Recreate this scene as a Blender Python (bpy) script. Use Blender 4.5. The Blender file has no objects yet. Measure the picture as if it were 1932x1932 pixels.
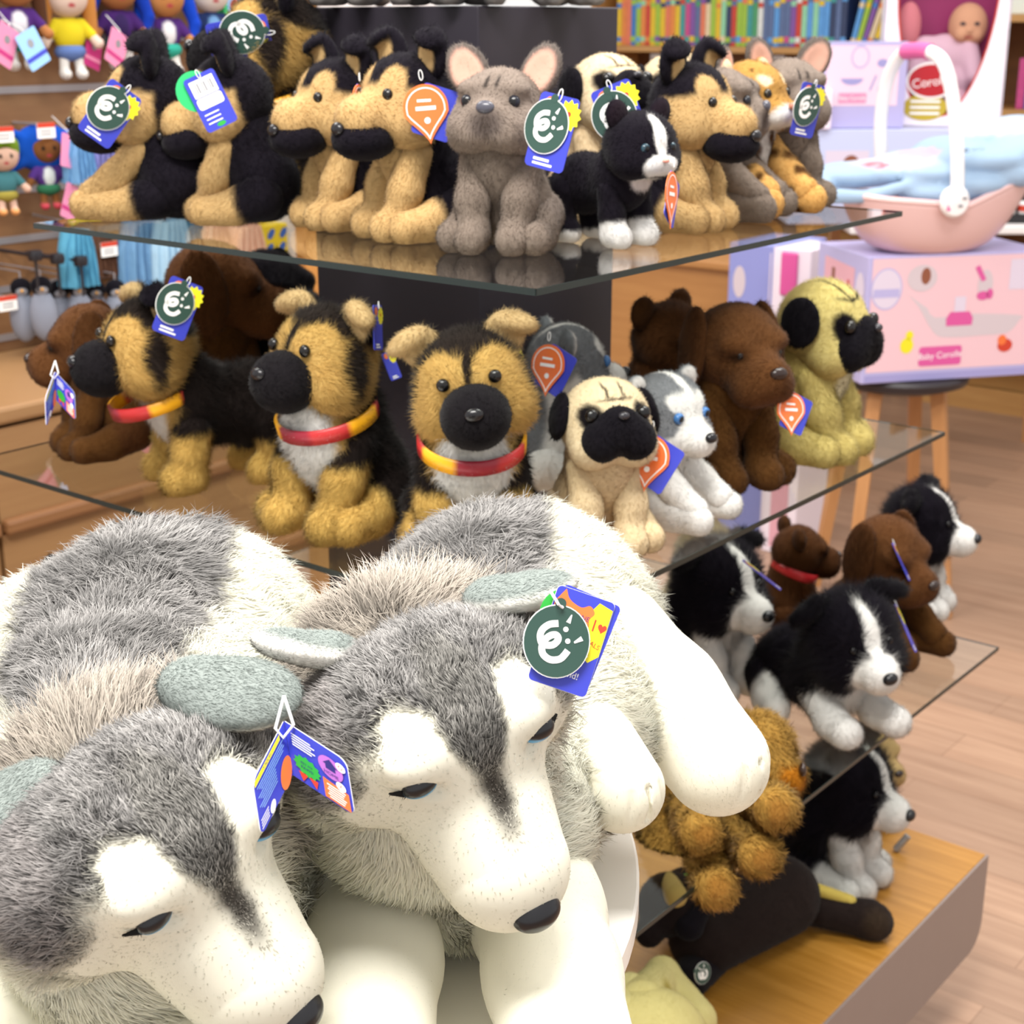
import bpy, bmesh, math, random
import numpy as np
from mathutils import Vector, Matrix

C = bpy.context.scene.collection
SC = bpy.context.scene
RNG = np.random.default_rng(7)
PI = math.pi

# ------------------------------------------------------------------ camera, world, lamps, exposure
cam_d = bpy.data.cameras.new('camera'); cam = bpy.data.objects.new('camera', cam_d); C.objects.link(cam)
CAM = np.array([0.0, 0.0, 1.6]); PITCH = math.radians(17.8); FPX = 2877.0
cam.location = CAM; cam.rotation_euler = (PI / 2 - PITCH, 0, 0)
cam_d.sensor_width = 36.0; cam_d.lens = 36.0 * FPX / 1932.0
cam_d.clip_start = .05; cam_d.clip_end = 60
cam_d.dof.use_dof = True; cam_d.dof.focus_distance = .93; cam_d.dof.aperture_fstop = 16.0
SC.camera = cam
W = bpy.data.worlds.new('World'); SC.world = W; W.use_nodes = True
W.node_tree.nodes['Background'].inputs[0].default_value = (1.0, .97, .94, 1)
W.node_tree.nodes['Background'].inputs[1].default_value = .74
def area(name, loc, size, power, col=(1, .97, .93), tilt=(0, 0, 0)):
    d = bpy.data.lights.new(name, 'AREA'); d.shape = 'RECTANGLE'; d.size, d.size_y = size; d.energy = power; d.color = col
    o = bpy.data.objects.new(name, d); o.location = loc; o.rotation_euler = tilt; C.objects.link(o); return o
area('ceiling_lamp', (-.35, .45, 3.0), (1.2, .6), 66)
area('ceiling_lamp', (.9, 2.0, 3.0), (1.2, .6), 34)
area('ceiling_lamp', (-1.3, 2.3, 3.0), (1.2, .6), 22)
area('ceiling_lamp', (1.3, 4.2, 3.0), (1.6, .8), 20)
area('ceiling_lamp', (-.6, 3.6, 3.0), (1.6, .6), 24)
SC.view_settings.view_transform = 'Standard'; SC.view_settings.look = 'None'
SC.view_settings.gamma = 1.0; SC.view_settings.use_curve_mapping = False
SC.view_settings.exposure = .5
SC.cycles.diffuse_bounces = 6; SC.cycles.transparent_max_bounces = 16; SC.cycles.max_bounces = 12

# ------------------------------------------------------------------ small helpers
def lin(h):
    """0xRRGGBB (as seen) -> linear rgb"""
    c = np.array([(h >> 16) & 255, (h >> 8) & 255, h & 255]) / 255.0
    return np.where(c <= .04045, c / 12.92, ((c + .055) / 1.055) ** 2.4)
def ray(px, py):
    x = (px - 966) / FPX; y = -(py - 966) / FPX
    return np.array([x, math.cos(PITCH) + y * math.sin(PITCH), -math.sin(PITCH) + y * math.cos(PITCH)])
def on_z(px, py, z):
    d = ray(px, py); return CAM + d * ((z - CAM[2]) / d[2])
def on_y(px, py, Y):
    d = ray(px, py); return CAM + d * (Y / d[1])
def rot(rx=0, ry=0, rz=0):
    rx, ry, rz = map(math.radians, (rx, ry, rz))
    return np.array(Matrix.Rotation(rz, 3, 'Z') @ Matrix.Rotation(ry, 3, 'Y') @ Matrix.Rotation(rx, 3, 'X'))
def xform(t=(0, 0, 0), rx=0, ry=0, rz=0, s=1.0, R=None):
    M = np.eye(4); M[:3, :3] = (rot(rx, ry, rz) if R is None else R) * s; M[:3, 3] = t; return M
def app(M, P):
    return P @ M[:3, :3].T + M[:3, 3]

MATS = {}
def new_mat(name):
    m = bpy.data.materials.new(name); m.use_nodes = True; nt = m.node_tree
    return m, nt, nt.nodes['Principled BSDF']
def mat(name, col, rough=.6, metal=0.0, spec=.5, emit=0, coat=0, noise=None):
    """plain procedural material; noise = (scale, amount, stretch xyz)"""
    if name in MATS: return MATS[name]
    m, nt, b = new_mat(name)
    c = lin(col) if isinstance(col, int) else np.array(col)
    b.inputs['Base Color'].default_value = (*c, 1); b.inputs['Roughness'].default_value = rough
    b.inputs['Metallic'].default_value = metal; b.inputs['Specular IOR Level'].default_value = spec
    b.inputs['Coat Weight'].default_value = coat
    if noise:
        sc, am, st = noise
        tc = nt.nodes.new('ShaderNodeTexCoord'); mp = nt.nodes.new('ShaderNodeMapping'); mp.inputs['Scale'].default_value = st
        nz = nt.nodes.new('ShaderNodeTexNoise'); nz.inputs['Scale'].default_value = sc; nz.inputs['Detail'].default_value = 5
        mx = nt.nodes.new('ShaderNodeMix'); mx.data_type = 'RGBA'
        nt.links.new(tc.outputs['Object'], mp.inputs[0]); nt.links.new(mp.outputs[0], nz.inputs['Vector'])
        nt.links.new(nz.outputs[0], mx.inputs['Factor'])
        mx.inputs['A'].default_value = (*np.clip(c * (1 - am), 0, 1), 1); mx.inputs['B'].default_value = (*np.clip(c * (1 + am), 0, 1), 1)
        nt.links.new(mx.outputs['Result'], b.inputs['Base Color'])
    MATS[name] = m; return m
def attr_mat(name, rough, spec, normals, coat=0):
    m, nt, b = new_mat(name)
    a = nt.nodes.new('ShaderNodeAttribute'); a.attribute_name = 'col'
    nt.links.new(a.outputs['Color'], b.inputs['Base Color'])
    b.inputs['Roughness'].default_value = rough; b.inputs['Specular IOR Level'].default_value = spec; b.inputs['Coat Weight'].default_value = coat
    if normals:
        n = nt.nodes.new('ShaderNodeAttribute'); n.attribute_name = 'nrm'
        v = nt.nodes.new('ShaderNodeVectorTransform'); v.vector_type = 'NORMAL'; v.convert_from = 'OBJECT'; v.convert_to = 'WORLD'
        nt.links.new(n.outputs['Vector'], v.inputs[0]); nt.links.new(v.outputs[0], b.inputs['Normal'])
    MATS[name] = m; return m
PLUSH = attr_mat('plush_fur', .95, .08, True)
def soften(m, w):  # fibres let part of the light through
    nt = m.node_tree; b = nt.nodes['Principled BSDF']; out = nt.nodes['Material Output']
    t = nt.nodes.new('ShaderNodeBsdfTranslucent'); x = nt.nodes.new('ShaderNodeMixShader'); x.inputs[0].default_value = w
    src = b.inputs['Base Color'].links[0].from_socket; nt.links.new(src, t.inputs[0])
    nt.links.new(b.outputs[0], x.inputs[1]); nt.links.new(t.outputs[0], x.inputs[2]); nt.links.new(x.outputs[0], out.inputs[0])
soften(PLUSH, .3)
PLUSH.node_tree.nodes['Principled BSDF'].inputs['Sheen Weight'].default_value = .07; PLUSH.node_tree.nodes['Principled BSDF'].inputs['Sheen Roughness'].default_value = .5
GLOSS = attr_mat('glossy_plastic', .25, .45, False, .0)
PRINT = attr_mat('printed_card', .35, .4, False)

# ------------------------------------------------------------------ scene objects
def empty(name, loc=(0, 0, 0), rz=0.0):
    o = bpy.data.objects.new(name, None); o.location = loc; o.rotation_euler = (0, 0, rz); o.empty_display_size = .02
    C.objects.link(o); return o
def tag(o, label, cat, group=None, kind=None):
    if label: o['label'] = label
    if cat: o['category'] = cat
    if group: o['group'] = group
    if kind: o['kind'] = kind
    return o
def mesh_obj(name, V, tris, parent=None, mats=(), cols=None, nrms=None, smooth=True, midx=None):
    """link numpy triangles as one mesh object"""
    V = np.asarray(V, np.float32); T = np.asarray(tris, np.int32)
    me = bpy.data.meshes.new(name)
    me.vertices.add(len(V)); me.vertices.foreach_set('co', V.ravel())
    me.loops.add(T.size); me.loops.foreach_set('vertex_index', T.ravel())
    me.polygons.add(len(T)); me.polygons.foreach_set('loop_start', np.arange(0, T.size, 3, dtype=np.int32))
    if midx is not None: me.polygons.foreach_set('material_index', np.asarray(midx, np.int32))
    me.polygons.foreach_set('use_smooth', np.full(len(T), smooth))
    me.update(calc_edges=True)
    for m in mats: me.materials.append(m)
    if cols is not None:
        a = me.attributes.new('col', 'FLOAT_COLOR', 'POINT')
        a.data.foreach_set('color', np.c_[cols, np.ones(len(V))].astype(np.float32).ravel())
    if nrms is not None:
        a = me.attributes.new('nrm', 'FLOAT_VECTOR', 'POINT'); a.data.foreach_set('vector', np.asarray(nrms, np.float32).ravel())
    o = bpy.data.objects.new(name, me); C.objects.link(o)
    if parent is not None: o.parent = parent
    return o

# ------------------------------------------------------------------ soft toys: distance fields -> surface -> fur
def sm(a, b, k):
    h = np.clip(.5 + .5 * (b - a) / k, 0, 1); return b * (1 - h) + a * h - k * h * (1 - h)
def sd_one(P, p):
    if p[0] == 'e':
        q = P - np.array(p[1], float)
        if len(p) > 3 and p[3] is not None: q = q @ p[3]
        r = np.array(p[2], float)
        k0 = np.linalg.norm(q / r, axis=-1); k1 = np.linalg.norm(q / (r * r), axis=-1) + 1e-9
        return k0 * (k0 - 1) / k1
    a, b = np.array(p[1], float), np.array(p[2], float); ra, rb = p[3], p[4]
    ba = b - a; t = np.clip(((P - a) @ ba) / (ba @ ba), 0, 1)
    return np.linalg.norm(P - a - t[..., None] * ba, axis=-1) - (ra + (rb - ra) * t)
def sdf(P, prims, k):
    d = None
    for p in prims:
        if p[0] == 'sub':
            d = -sm(-d, sd_one(P, p[1]), p[2]); continue
        v = sd_one(P, p); d = v if d is None else sm(d, v, k)
    return d
def bounds(prims):
    lo, hi = np.full(3, 1e9), np.full(3, -1e9)
    for p in prims:
        if p[0] == 'sub': continue
        if p[0] == 'e':
            r = np.array(p[2], float)
            if len(p) > 3 and p[3] is not None: r = np.sqrt(((np.array(p[3]) * r) ** 2).sum(1))
            lo = np.minimum(lo, np.array(p[1]) - r); hi = np.maximum(hi, np.array(p[1]) + r)
        else:
            for c, r in ((p[1], p[3]), (p[2], p[4])): lo = np.minimum(lo, np.array(c) - r); hi = np.maximum(hi, np.array(c) + r)
    return lo, hi
def surface(prims, k, n):
    """surface nets of a distance field, snapped to the zero level; verts, tris, normals"""
    lo, hi = bounds(prims); h = (hi - lo).max() / n; lo = lo - (k * .3 + 2 * h); hi = hi + (k * .3 + 2 * h)
    N = np.ceil((hi - lo) / h).astype(int) + 1
    ax = [lo[i] + h * np.arange(N[i]) for i in range(3)]
    G = np.stack(np.meshgrid(*ax, indexing='ij'), -1); D = sdf(G, prims, k)
    I = D < 0; nx, ny, nz = N - 1
    s = sum(I[i:nx + i, j:ny + j, l:nz + l].astype(np.int8) for i in (0, 1) for j in (0, 1) for l in (0, 1))
    act = (s > 0) & (s < 8); idx = np.full(act.shape, -1); idx[act] = np.arange(act.sum())
    V = lo + (np.argwhere(act) + .5) * h
    quads = []
    for d in range(3):
        e, f = (d + 1) % 3, (d + 2) % 3
        sl = [slice(None)] * 3; sl[d] = slice(0, N[d] - 1); A = I[tuple(sl)]; sl[d] = slice(1, N[d]); B = I[tuple(sl)]
        for flip, M in ((0, A & ~B), (1, ~A & B)):
            c = np.argwhere(M); c = c[(c[:, e] > 0) & (c[:, f] > 0) & (c[:, e] < N[e] - 1) & (c[:, f] < N[f] - 1)]
            if not len(c): continue
            q = []
            for (oe, of) in ((-1, -1), (0, -1), (0, 0), (-1, 0)):
                cc = c.copy(); cc[:, e] += oe; cc[:, f] += of; q.append(idx[cc[:, 0], cc[:, 1], cc[:, 2]])
            q = np.stack(q, 1); quads.append(q[:, ::-1] if flip else q)
    Q = np.concatenate(quads)
    def grad(P):
        e = h * .15; g = np.empty_like(P)
        for i in range(3):
            o = np.zeros(3); o[i] = e; g[:, i] = (sdf(P + o, prims, k) - sdf(P - o, prims, k)) / (2 * e)
        return g
    for _ in range(3):
        g = grad(V); d = sdf(V, prims, k); st = d[:, None] * g / ((g * g).sum(1)[:, None] + 1e-6)
        l = np.linalg.norm(st, axis=1, keepdims=True); V = V - st * np.minimum(1, h / (l + 1e-9))
    g = grad(V); Nn = g / (np.linalg.norm(g, axis=1, keepdims=True) + 1e-9)
    T = np.concatenate([Q[:, [0, 1, 2]], Q[:, [0, 2, 3]]])
    return V, T, Nn
_WF = RNG.normal(size=(8, 3)); _WP = RNG.uniform(0, 6.28, (8, 3)); _WA = RNG.normal(size=(8, 3))
def wob(P, freq, seed=0.0):
    """coherent 3-vector noise, about +-1"""
    o = np.zeros((len(P), 3))
    for i in range(8):
        ph = P @ (_WF[i] * freq * (.6 + .15 * i)) + seed * (i + 1)
        o += np.sin(ph[:, None] + _WP[i]) * _WA[i]
    return o / 2.8
def paint(P, spec, soft=1.0):
    """spec = [(colour, fur length), ('e', centre, radii, colour, softness, length) | ('h', normal, offset, colour, softness, length), ...]"""
    col = np.tile(lin(spec[0][0]), (len(P), 1)); ln = np.full(len(P), float(spec[0][1]))
    for s in spec[1:]:
        if s[0] == 'e':
            R = s[6] if len(s) > 6 else None
            q = (P - np.array(s[1])); q = q if R is None else q @ R
            d = 1 - np.linalg.norm(q / np.array(s[2]), axis=1)
        else:
            n = np.array(s[1], float); d = P @ (n / np.linalg.norm(n)) - s[2]
        w = np.clip(d / max(s[4], 1e-4) * .5 + .5, 0, 1); w = w * w * (3 - 2 * w)
        col = col * (1 - w[:, None]) + lin(s[3]) * w[:, None]
        if s[5] is not None: ln = ln * (1 - w) + s[5] * w
    return col, ln
def plush(root, name, prims, spec, k=1.0, n=44, xf=None, scale=1.0, fur=None, rough_paint=0.0, cull=True, ground=.0006):
    """one soft part. prims/spec in part-local cm; xf part->toy cm; scale to toy size.
    fur = dict(dens per cm2, lift, comb fn or vector, width cm, two (2 segments), tip, grain, clump)"""
    V, T, Nn = surface(prims, k, n)
    M = np.eye(4) if xf is None else xf
    f = fur or {}
    def shade(P):
        PP = P + wob(P, 2.2) * rough_paint if rough_paint else P
        return paint(PP, spec)
    col, ln = shade(V)
    tip = f.get('tip', 0.0); grain = f.get('grain', .10); dens = f.get('dens', 0)
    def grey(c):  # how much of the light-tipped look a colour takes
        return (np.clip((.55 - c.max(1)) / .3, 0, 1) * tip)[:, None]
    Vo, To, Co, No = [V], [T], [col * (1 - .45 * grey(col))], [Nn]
    if dens:
        tri = V[T]; ar = .5 * np.linalg.norm(np.cross(tri[:, 1] - tri[:, 0], tri[:, 2] - tri[:, 0]), axis=1)
        cnt = int(ar.sum() * dens * scale ** 2)
        ti = RNG.choice(len(T), cnt, p=ar / ar.sum())
        u, v = RNG.random(cnt), RNG.random(cnt); fl = u + v > 1; u[fl], v[fl] = 1 - u[fl], 1 - v[fl]
        bw = np.stack([1 - u - v, u, v], 1)[..., None]
        P = (V[T[ti]] * bw).sum(1); Np = (Nn[T[ti]] * bw).sum(1); Np /= np.linalg.norm(Np, axis=1, keepdims=True) + 1e-9
        if cull:
            MW = ROOTM[root.name]
            Pw = app(MW, app(M, P) * .01 * scale); Nw = Np @ M[:3, :3].T @ MW[:3, :3].T
            Nw /= np.linalg.norm(Nw, axis=1, keepdims=True); vd = Pw - CAM; vd /= np.linalg.norm(vd, axis=1, keepdims=True)
            keep = (Nw * vd).sum(1) < .45
            P, Np = P[keep], Np[keep]; cnt = len(P)
        c, L = shade(P); L = L * f.get('grow', 1.0) * RNG.uniform(.65, 1.2, cnt)
        if f.get('thin'):   # the shortest pile is mostly bare cloth
            kp = RNG.random(cnt) < np.clip((L - .13) / .12, .02, 1); P, Np, c, L = P[kp], Np[kp], c[kp], L[kp]; cnt = len(P)
        cb = f.get('comb', (0, 0, -1)); cb = cb(P) if callable(cb) else np.tile(np.array(cb, float), (cnt, 1))
        cb = cb / (np.linalg.norm(cb, axis=1, keepdims=True) + 1e-9)
        cb = cb + wob(P, f.get('cfreq', .9), 1.3) * f.get('clump', .35) + wob(P, f.get('cfreq', .9) * 3, 2.1) * f.get('clump', .35) * .7
        cb = cb - (cb * Np).sum(1)[:, None] * Np
        lift = f.get('lift', .8); rj = RNG.normal(size=(cnt, 3)) * f.get('jit', .25)
        d1 = Np * lift + cb * (1 - lift) * 1.2 + rj; d1 /= np.linalg.norm(d1, axis=1, keepdims=True)
        d2 = Np * lift * .35 + cb * 1.1 + rj * 1.3 + np.array([0, 0, -f.get('grav', 0.0)]); d2 /= np.linalg.norm(d2, axis=1, keepdims=True)
        sd = np.cross(d1, Np) + RNG.normal(size=(cnt, 3)) * .22; sd /= np.linalg.norm(sd, axis=1, keepdims=True) + 1e-9
        w = (f.get('width', .05) * RNG.uniform(.7, 1.3, cnt))[:, None]
        var = (1 + RNG.normal(size=cnt) * grain)[:, None] * (1 + wob(P, f.get('mfreq', .8), 4.0)[:, :1] * f.get('mott', .05))
        wv = np.clip((.8 - c.max(1)) / .35, .12, 1)[:, None]
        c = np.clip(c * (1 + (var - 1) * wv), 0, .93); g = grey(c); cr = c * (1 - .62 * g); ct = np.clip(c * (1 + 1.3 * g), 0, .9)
        b = len(V); base = P - Np * .06 * L[:, None]
        NN = Np * .8 + d1 * .35; NN /= np.linalg.norm(NN, axis=1, keepdims=True)
        if f.get('two', False):
            m = base + d1 * (L * .55)[:, None]; t = m + d2 * (L * .5)[:, None]
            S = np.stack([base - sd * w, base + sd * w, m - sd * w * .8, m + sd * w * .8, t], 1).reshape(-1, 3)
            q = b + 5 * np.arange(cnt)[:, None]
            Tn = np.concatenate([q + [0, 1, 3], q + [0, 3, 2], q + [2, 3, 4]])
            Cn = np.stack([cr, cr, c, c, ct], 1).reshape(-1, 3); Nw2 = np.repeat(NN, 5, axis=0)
        else:
            t = base + (d1 * .6 + d2 * .4) * L[:, None]
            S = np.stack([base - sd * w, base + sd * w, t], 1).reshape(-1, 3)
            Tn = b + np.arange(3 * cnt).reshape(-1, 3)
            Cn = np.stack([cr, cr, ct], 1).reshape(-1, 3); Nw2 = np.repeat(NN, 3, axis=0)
        Vo.append(S); To.append(Tn); Co.append(Cn); No.append(Nw2)
    V = app(M, np.concatenate(Vo)) * .01 * scale; N_ = np.concatenate(No) @ M[:3, :3].T
    N_ /= np.linalg.norm(N_, axis=1, keepdims=True) + 1e-9
    V[:, 2] = np.maximum(V[:, 2], ground)
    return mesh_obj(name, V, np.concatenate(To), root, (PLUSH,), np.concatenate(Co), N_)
def bead(root, name, prims, spec, k=.1, n=18, xf=None, scale=1.0, m=None):
    """hard glossy part (eye, nose) from the same fields"""
    V, T, Nn = surface(prims, k, n); col, _ = paint(V, spec); M = np.eye(4) if xf is None else xf
    return mesh_obj(name, app(M, V) * .01 * scale, T, root, (m or GLOSS,), col)
ROOTM = {}
def toy_root(name, loc, yaw, label, cat, group=None):
    o = empty(name, loc, math.radians(yaw)); tag(o, label, cat, group)
    ROOTM[o.name] = xform(loc, rz=yaw); return o
# ------------------------------------------------------------------ hard shapes
class MB:
    """collects triangles with a material index and a colour per vertex; build() links them as ONE mesh"""
    def __init__(s): s.V, s.T, s.M, s.mats, s.n = [], [], [], [], 0
    def add(s, V, T, m):
        if m not in s.mats: s.mats.append(m)
        V = np.asarray(V, float).reshape(-1, 3); T = np.asarray(T, int).reshape(-1, 3)
        s.V.append(V); s.T.append(T + s.n); s.M.append(np.full(len(T), s.mats.index(m))); s.n += len(V); return s
    def from_bm(s, bm, m, M=None):
        bmesh.ops.triangulate(bm, faces=bm.faces[:]); bm.verts.index_update()
        V = np.array([v.co[:] for v in bm.verts]); T = np.array([[v.index for v in f.verts] for f in bm.faces]); bm.free()
        return s.add(V if M is None else app(M, V), T, m)
    def box(s, lo, hi, m, M=None, bevel=0.0, seg=2):
        bm = bmesh.new(); lo, hi = np.array(lo, float), np.array(hi, float)
        bmesh.ops.create_cube(bm, size=1.0, matrix=Matrix.Translation(Vector((lo + hi) / 2)) @ Matrix.Diagonal((*(hi - lo), 1)))
        if bevel: bmesh.ops.bevel(bm, geom=bm.edges[:], offset=bevel, segments=seg, affect='EDGES', profile=.5)
        return s.from_bm(bm, m, M)
    def prism(s, pts, h, m, M=None, z0=0.0, bevel=0.0):
        """extrude a 2-D outline (x, y) from z0 to z0 + h"""
        bm = bmesh.new(); vs = [bm.verts.new((x, y, z0)) for x, y in pts]; f = bm.faces.new(vs)
        r = bmesh.ops.extrude_face_region(bm, geom=[f]); up = [v for v in r['geom'] if isinstance(v, bmesh.types.BMVert)]
        bmesh.ops.translate(bm, verts=up, vec=(0, 0, h)); bmesh.ops.recalc_face_normals(bm, faces=bm.faces[:])
        if bevel: bmesh.ops.bevel(bm, geom=[e for e in bm.edges if abs(e.verts[0].co.z - e.verts[1].co.z) < 1e-7], offset=bevel, segments=1, affect='EDGES')
        return s.from_bm(bm, m, M)
    def lathe(s, prof, m, n=40, M=None):
        a = np.linspace(0, 2 * PI, n, endpoint=False); P = np.array(prof, float)
        V = np.stack([P[:, None, 0] * np.cos(a), P[:, None, 0] * np.sin(a), np.repeat(P[:, 1:2], n, 1)], -1)
        i = np.arange(len(P) - 1)[:, None] * n; j = np.arange(n)[None]; k = (j + 1) % n
        T = np.concatenate([np.stack([i + j, i + k, i + n + k], -1).reshape(-1, 3), np.stack([i + j, i + n + k, i + n + j], -1).reshape(-1, 3)])
        V = V.reshape(-1, 3); return s.add(V if M is None else app(M, V), T, m)
    def tube(s, pts, r, m, n=10, M=None, closed=False):
        P = np.array(pts, float); k = len(P); r = np.broadcast_to(np.array(r, float), (k,))
        d = np.gradient(P, axis=0) if not closed else np.roll(P, -1, 0) - np.roll(P, 1, 0)
        d /= np.linalg.norm(d, axis=1, keepdims=True) + 1e-12
        u = np.cross(d[0], (0.3, .2, .93)); u /= np.linalg.norm(u); rings = []
        for i in range(k):
            u = u - (u @ d[i]) * d[i]; u /= np.linalg.norm(u); v = np.cross(d[i], u); a = np.linspace(0, 2 * PI, n, endpoint=False)[:, None]
            rings.append(P[i] + r[i] * (np.cos(a) * u + np.sin(a) * v))
        V = np.concatenate(rings); T = []
        for i in range(k if closed else k - 1):
            i2 = (i + 1) % k
            for j in range(n):
                q = (j + 1) % n; T += [(i * n + j, i * n + q, i2 * n + q), (i * n + j, i2 * n + q, i2 * n + j)]
        if not closed:
            for e, sg in ((0, 1), (k - 1, -1)):
                V = np.concatenate([V, P[e:e + 1]]); c = len(V) - 1
                T += [((c, e * n + (j + 1) % n, e * n + j) if sg > 0 else (c, e * n + j, e * n + (j + 1) % n)) for j in range(n)]
        return s.add(V if M is None else app(M, V), T, m)
    def stroke(s, pts, w, m, M=None, z=0.0, h=0.0004, taper=None):
        """flat ribbon of width w along a 2-D path, round enough to read as print"""
        P = np.array(pts, float); d = np.gradient(P, axis=0); d /= np.linalg.norm(d, axis=1, keepdims=True) + 1e-12
        nrm = np.stack([-d[:, 1], d[:, 0]], 1); ww = np.broadcast_to(np.array(w if taper is None else taper, float), (len(P),))[:, None] / 2
        V = np.concatenate([np.c_[P + nrm * ww, np.full(len(P), z + h)], np.c_[P - nrm * ww, np.full(len(P), z + h)]]); k = len(P); T = []
        for i in range(k - 1): T += [(i, k + i, k + i + 1), (i, k + i + 1, i + 1)]
        return s.add(V if M is None else app(M, V), T, m)
    def flat(s, pts, m, M=None, z=0.0):
        bm = bmesh.new(); bm.faces.new([bm.verts.new((x, y, z)) for x, y in pts]); bmesh.ops.recalc_face_normals(bm, faces=bm.faces[:])
        for f in bm.faces:
            if f.normal.z < 0: f.normal_flip()
        return s.from_bm(bm, m, M)
    def text(s, body, size, m, M=None, z=.0005, at=(0, 0), align='CENTER', rz=0.0):
        cu = bpy.data.curves.new('lettering', 'FONT'); cu.body = body; cu.size = size; cu.align_x = align; cu.align_y = 'CENTER'
        o = bpy.data.objects.new('lettering', cu); C.objects.link(o); bpy.context.view_layer.update()
        me = bpy.data.meshes.new_from_object(o.evaluated_get(bpy.context.evaluated_depsgraph_get()))
        me.calc_loop_triangles(); V = np.array([v.co[:] for v in me.vertices]); T = np.array([t.vertices[:] for t in me.loop_triangles])
        bpy.data.objects.remove(o); bpy.data.curves.remove(cu); bpy.data.meshes.remove(me)
        if len(V):
            V = app(xform((*at, z), rz=rz), V); s.add(V if M is None else app(M, V), T, m)
        return s
    def build(s, name, parent=None, smooth=False):
        o = mesh_obj(name, np.concatenate(s.V), np.concatenate(s.T), parent, s.mats, None, None, smooth, np.concatenate(s.M))
        if smooth:
            try: o.data.set_sharp_from_angle(angle=math.radians(38))
            except Exception: pass
        return o
def rrect(w, h, r, n=5):
    pts = []
    for cx, cy, a0 in ((w / 2 - r, h / 2 - r, 0), (-w / 2 + r, h / 2 - r, 90), (-w / 2 + r, -h / 2 + r, 180), (w / 2 - r, -h / 2 + r, 270)):
        for i in range(n + 1):
            a = math.radians(a0 + 90 * i / n); pts.append((cx + r * math.cos(a), cy + r * math.sin(a)))
    return pts
def disc(r, n=36, sx=1.0): return [(r * sx * math.cos(2 * PI * i / n), r * math.sin(2 * PI * i / n)) for i in range(n)]
# ------------------------------------------------------------------ small soft toys: breeds
def mir(*ps):
    """mirror a list of prims across x"""
    out = []
    for p in ps:
        out.append(p); q = list(p); f = lambda v: (-v[0], v[1], v[2]); q[1] = f(p[1])
        if p[0] == 'c': q[2] = f(p[2])
        elif len(p) > 3 and p[3] is not None: D = np.diag([-1, 1, 1.0]); q[3] = D @ np.array(p[3]) @ D
        out.append(tuple(q))
    return out
def pm(*ps):
    """mirror paint ellipsoids across x"""
    out = []
    for p in ps:
        q = list(p); q[1] = (-p[1][0], p[1][1], p[1][2])
        if len(p) > 6: D = np.diag([-1, 1, 1.0]); q[6] = D @ np.array(p[6]) @ D
        out += [p, tuple(q)]
    return out
BK, TAN, TAN2, WHT = 0x1C1820, 0xCDAB76, 0xD0AB66, 0xF2F0EC
def E(c, r, col, s=.15, l=None, R=None): return ('e', c, r, col, s, l) if R is None else ('e', c, r, col, s, l, R)
EARS = {  # prims, front-face normal used for the inside colour
 'prick': lambda s: ([('e', (s * 2.6, .6, 3.9), (1.9, .75, 2.1), rot(0, s * 18, 0)), ('e', (s * 3.2, -.2, 5.2), (1.3, 1.1, .6), rot(20, s * 25, 0))], 0.3),
 'fold': lambda s: ([('e', (s * 3.2, .5, 3.5), (1.7, .75, 1.6), rot(0, s * 35, 0)), ('e', (s * 4.3, -.1, 4.3), (1.7, .95, .85), rot(0, s * 20, s * -10))], .2),
 'bat': lambda s: ([('e', (s * 3.4, .6, 3.9), (1.9, .65, 2.6), rot(0, s * 30, s * -12)), ('sub', ('e', (s * 3.3, -.6, 3.8), (1.25, .9, 2.0), rot(0, s * 26, s * -12)), .5)], .3),
 'drop': lambda s: ([('e', (s * 3.9, .6, .6), (.75, 1.9, 3.6), rot(-8, s * -10, 0))], -9),
 'pugear': lambda s: ([('e', (s * 4.0, .2, 1.0), (.75, 1.7, 2.1), rot(-14, s * -14, 0))], -9),
 'button': lambda s: ([('e', (s * 2.9, .6, 3.3), (1.3, .8, 1.3), rot(0, s * 40, 0)), ('e', (s * 4.3, .2, 3.3), (1.6, .9, .75), rot(0, s * 12, 0))], -9),
 'cat': lambda s: ([('e', (s * 2.8, .6, 3.3), (1.4, .6, 1.7), rot(0, s * 25, 0))], .3),
 'round': lambda s: ([('e', (s * 3.5, .8, 3.0), (1.3, .7, 1.3), rot(0, s * 30, 0))], .3),
 'teddy': lambda s: ([('e', (s * 3.3, 1.2, 3.4), (1.7, .9, 1.7), rot(0, s * 30, 0))], -9),
}
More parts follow.
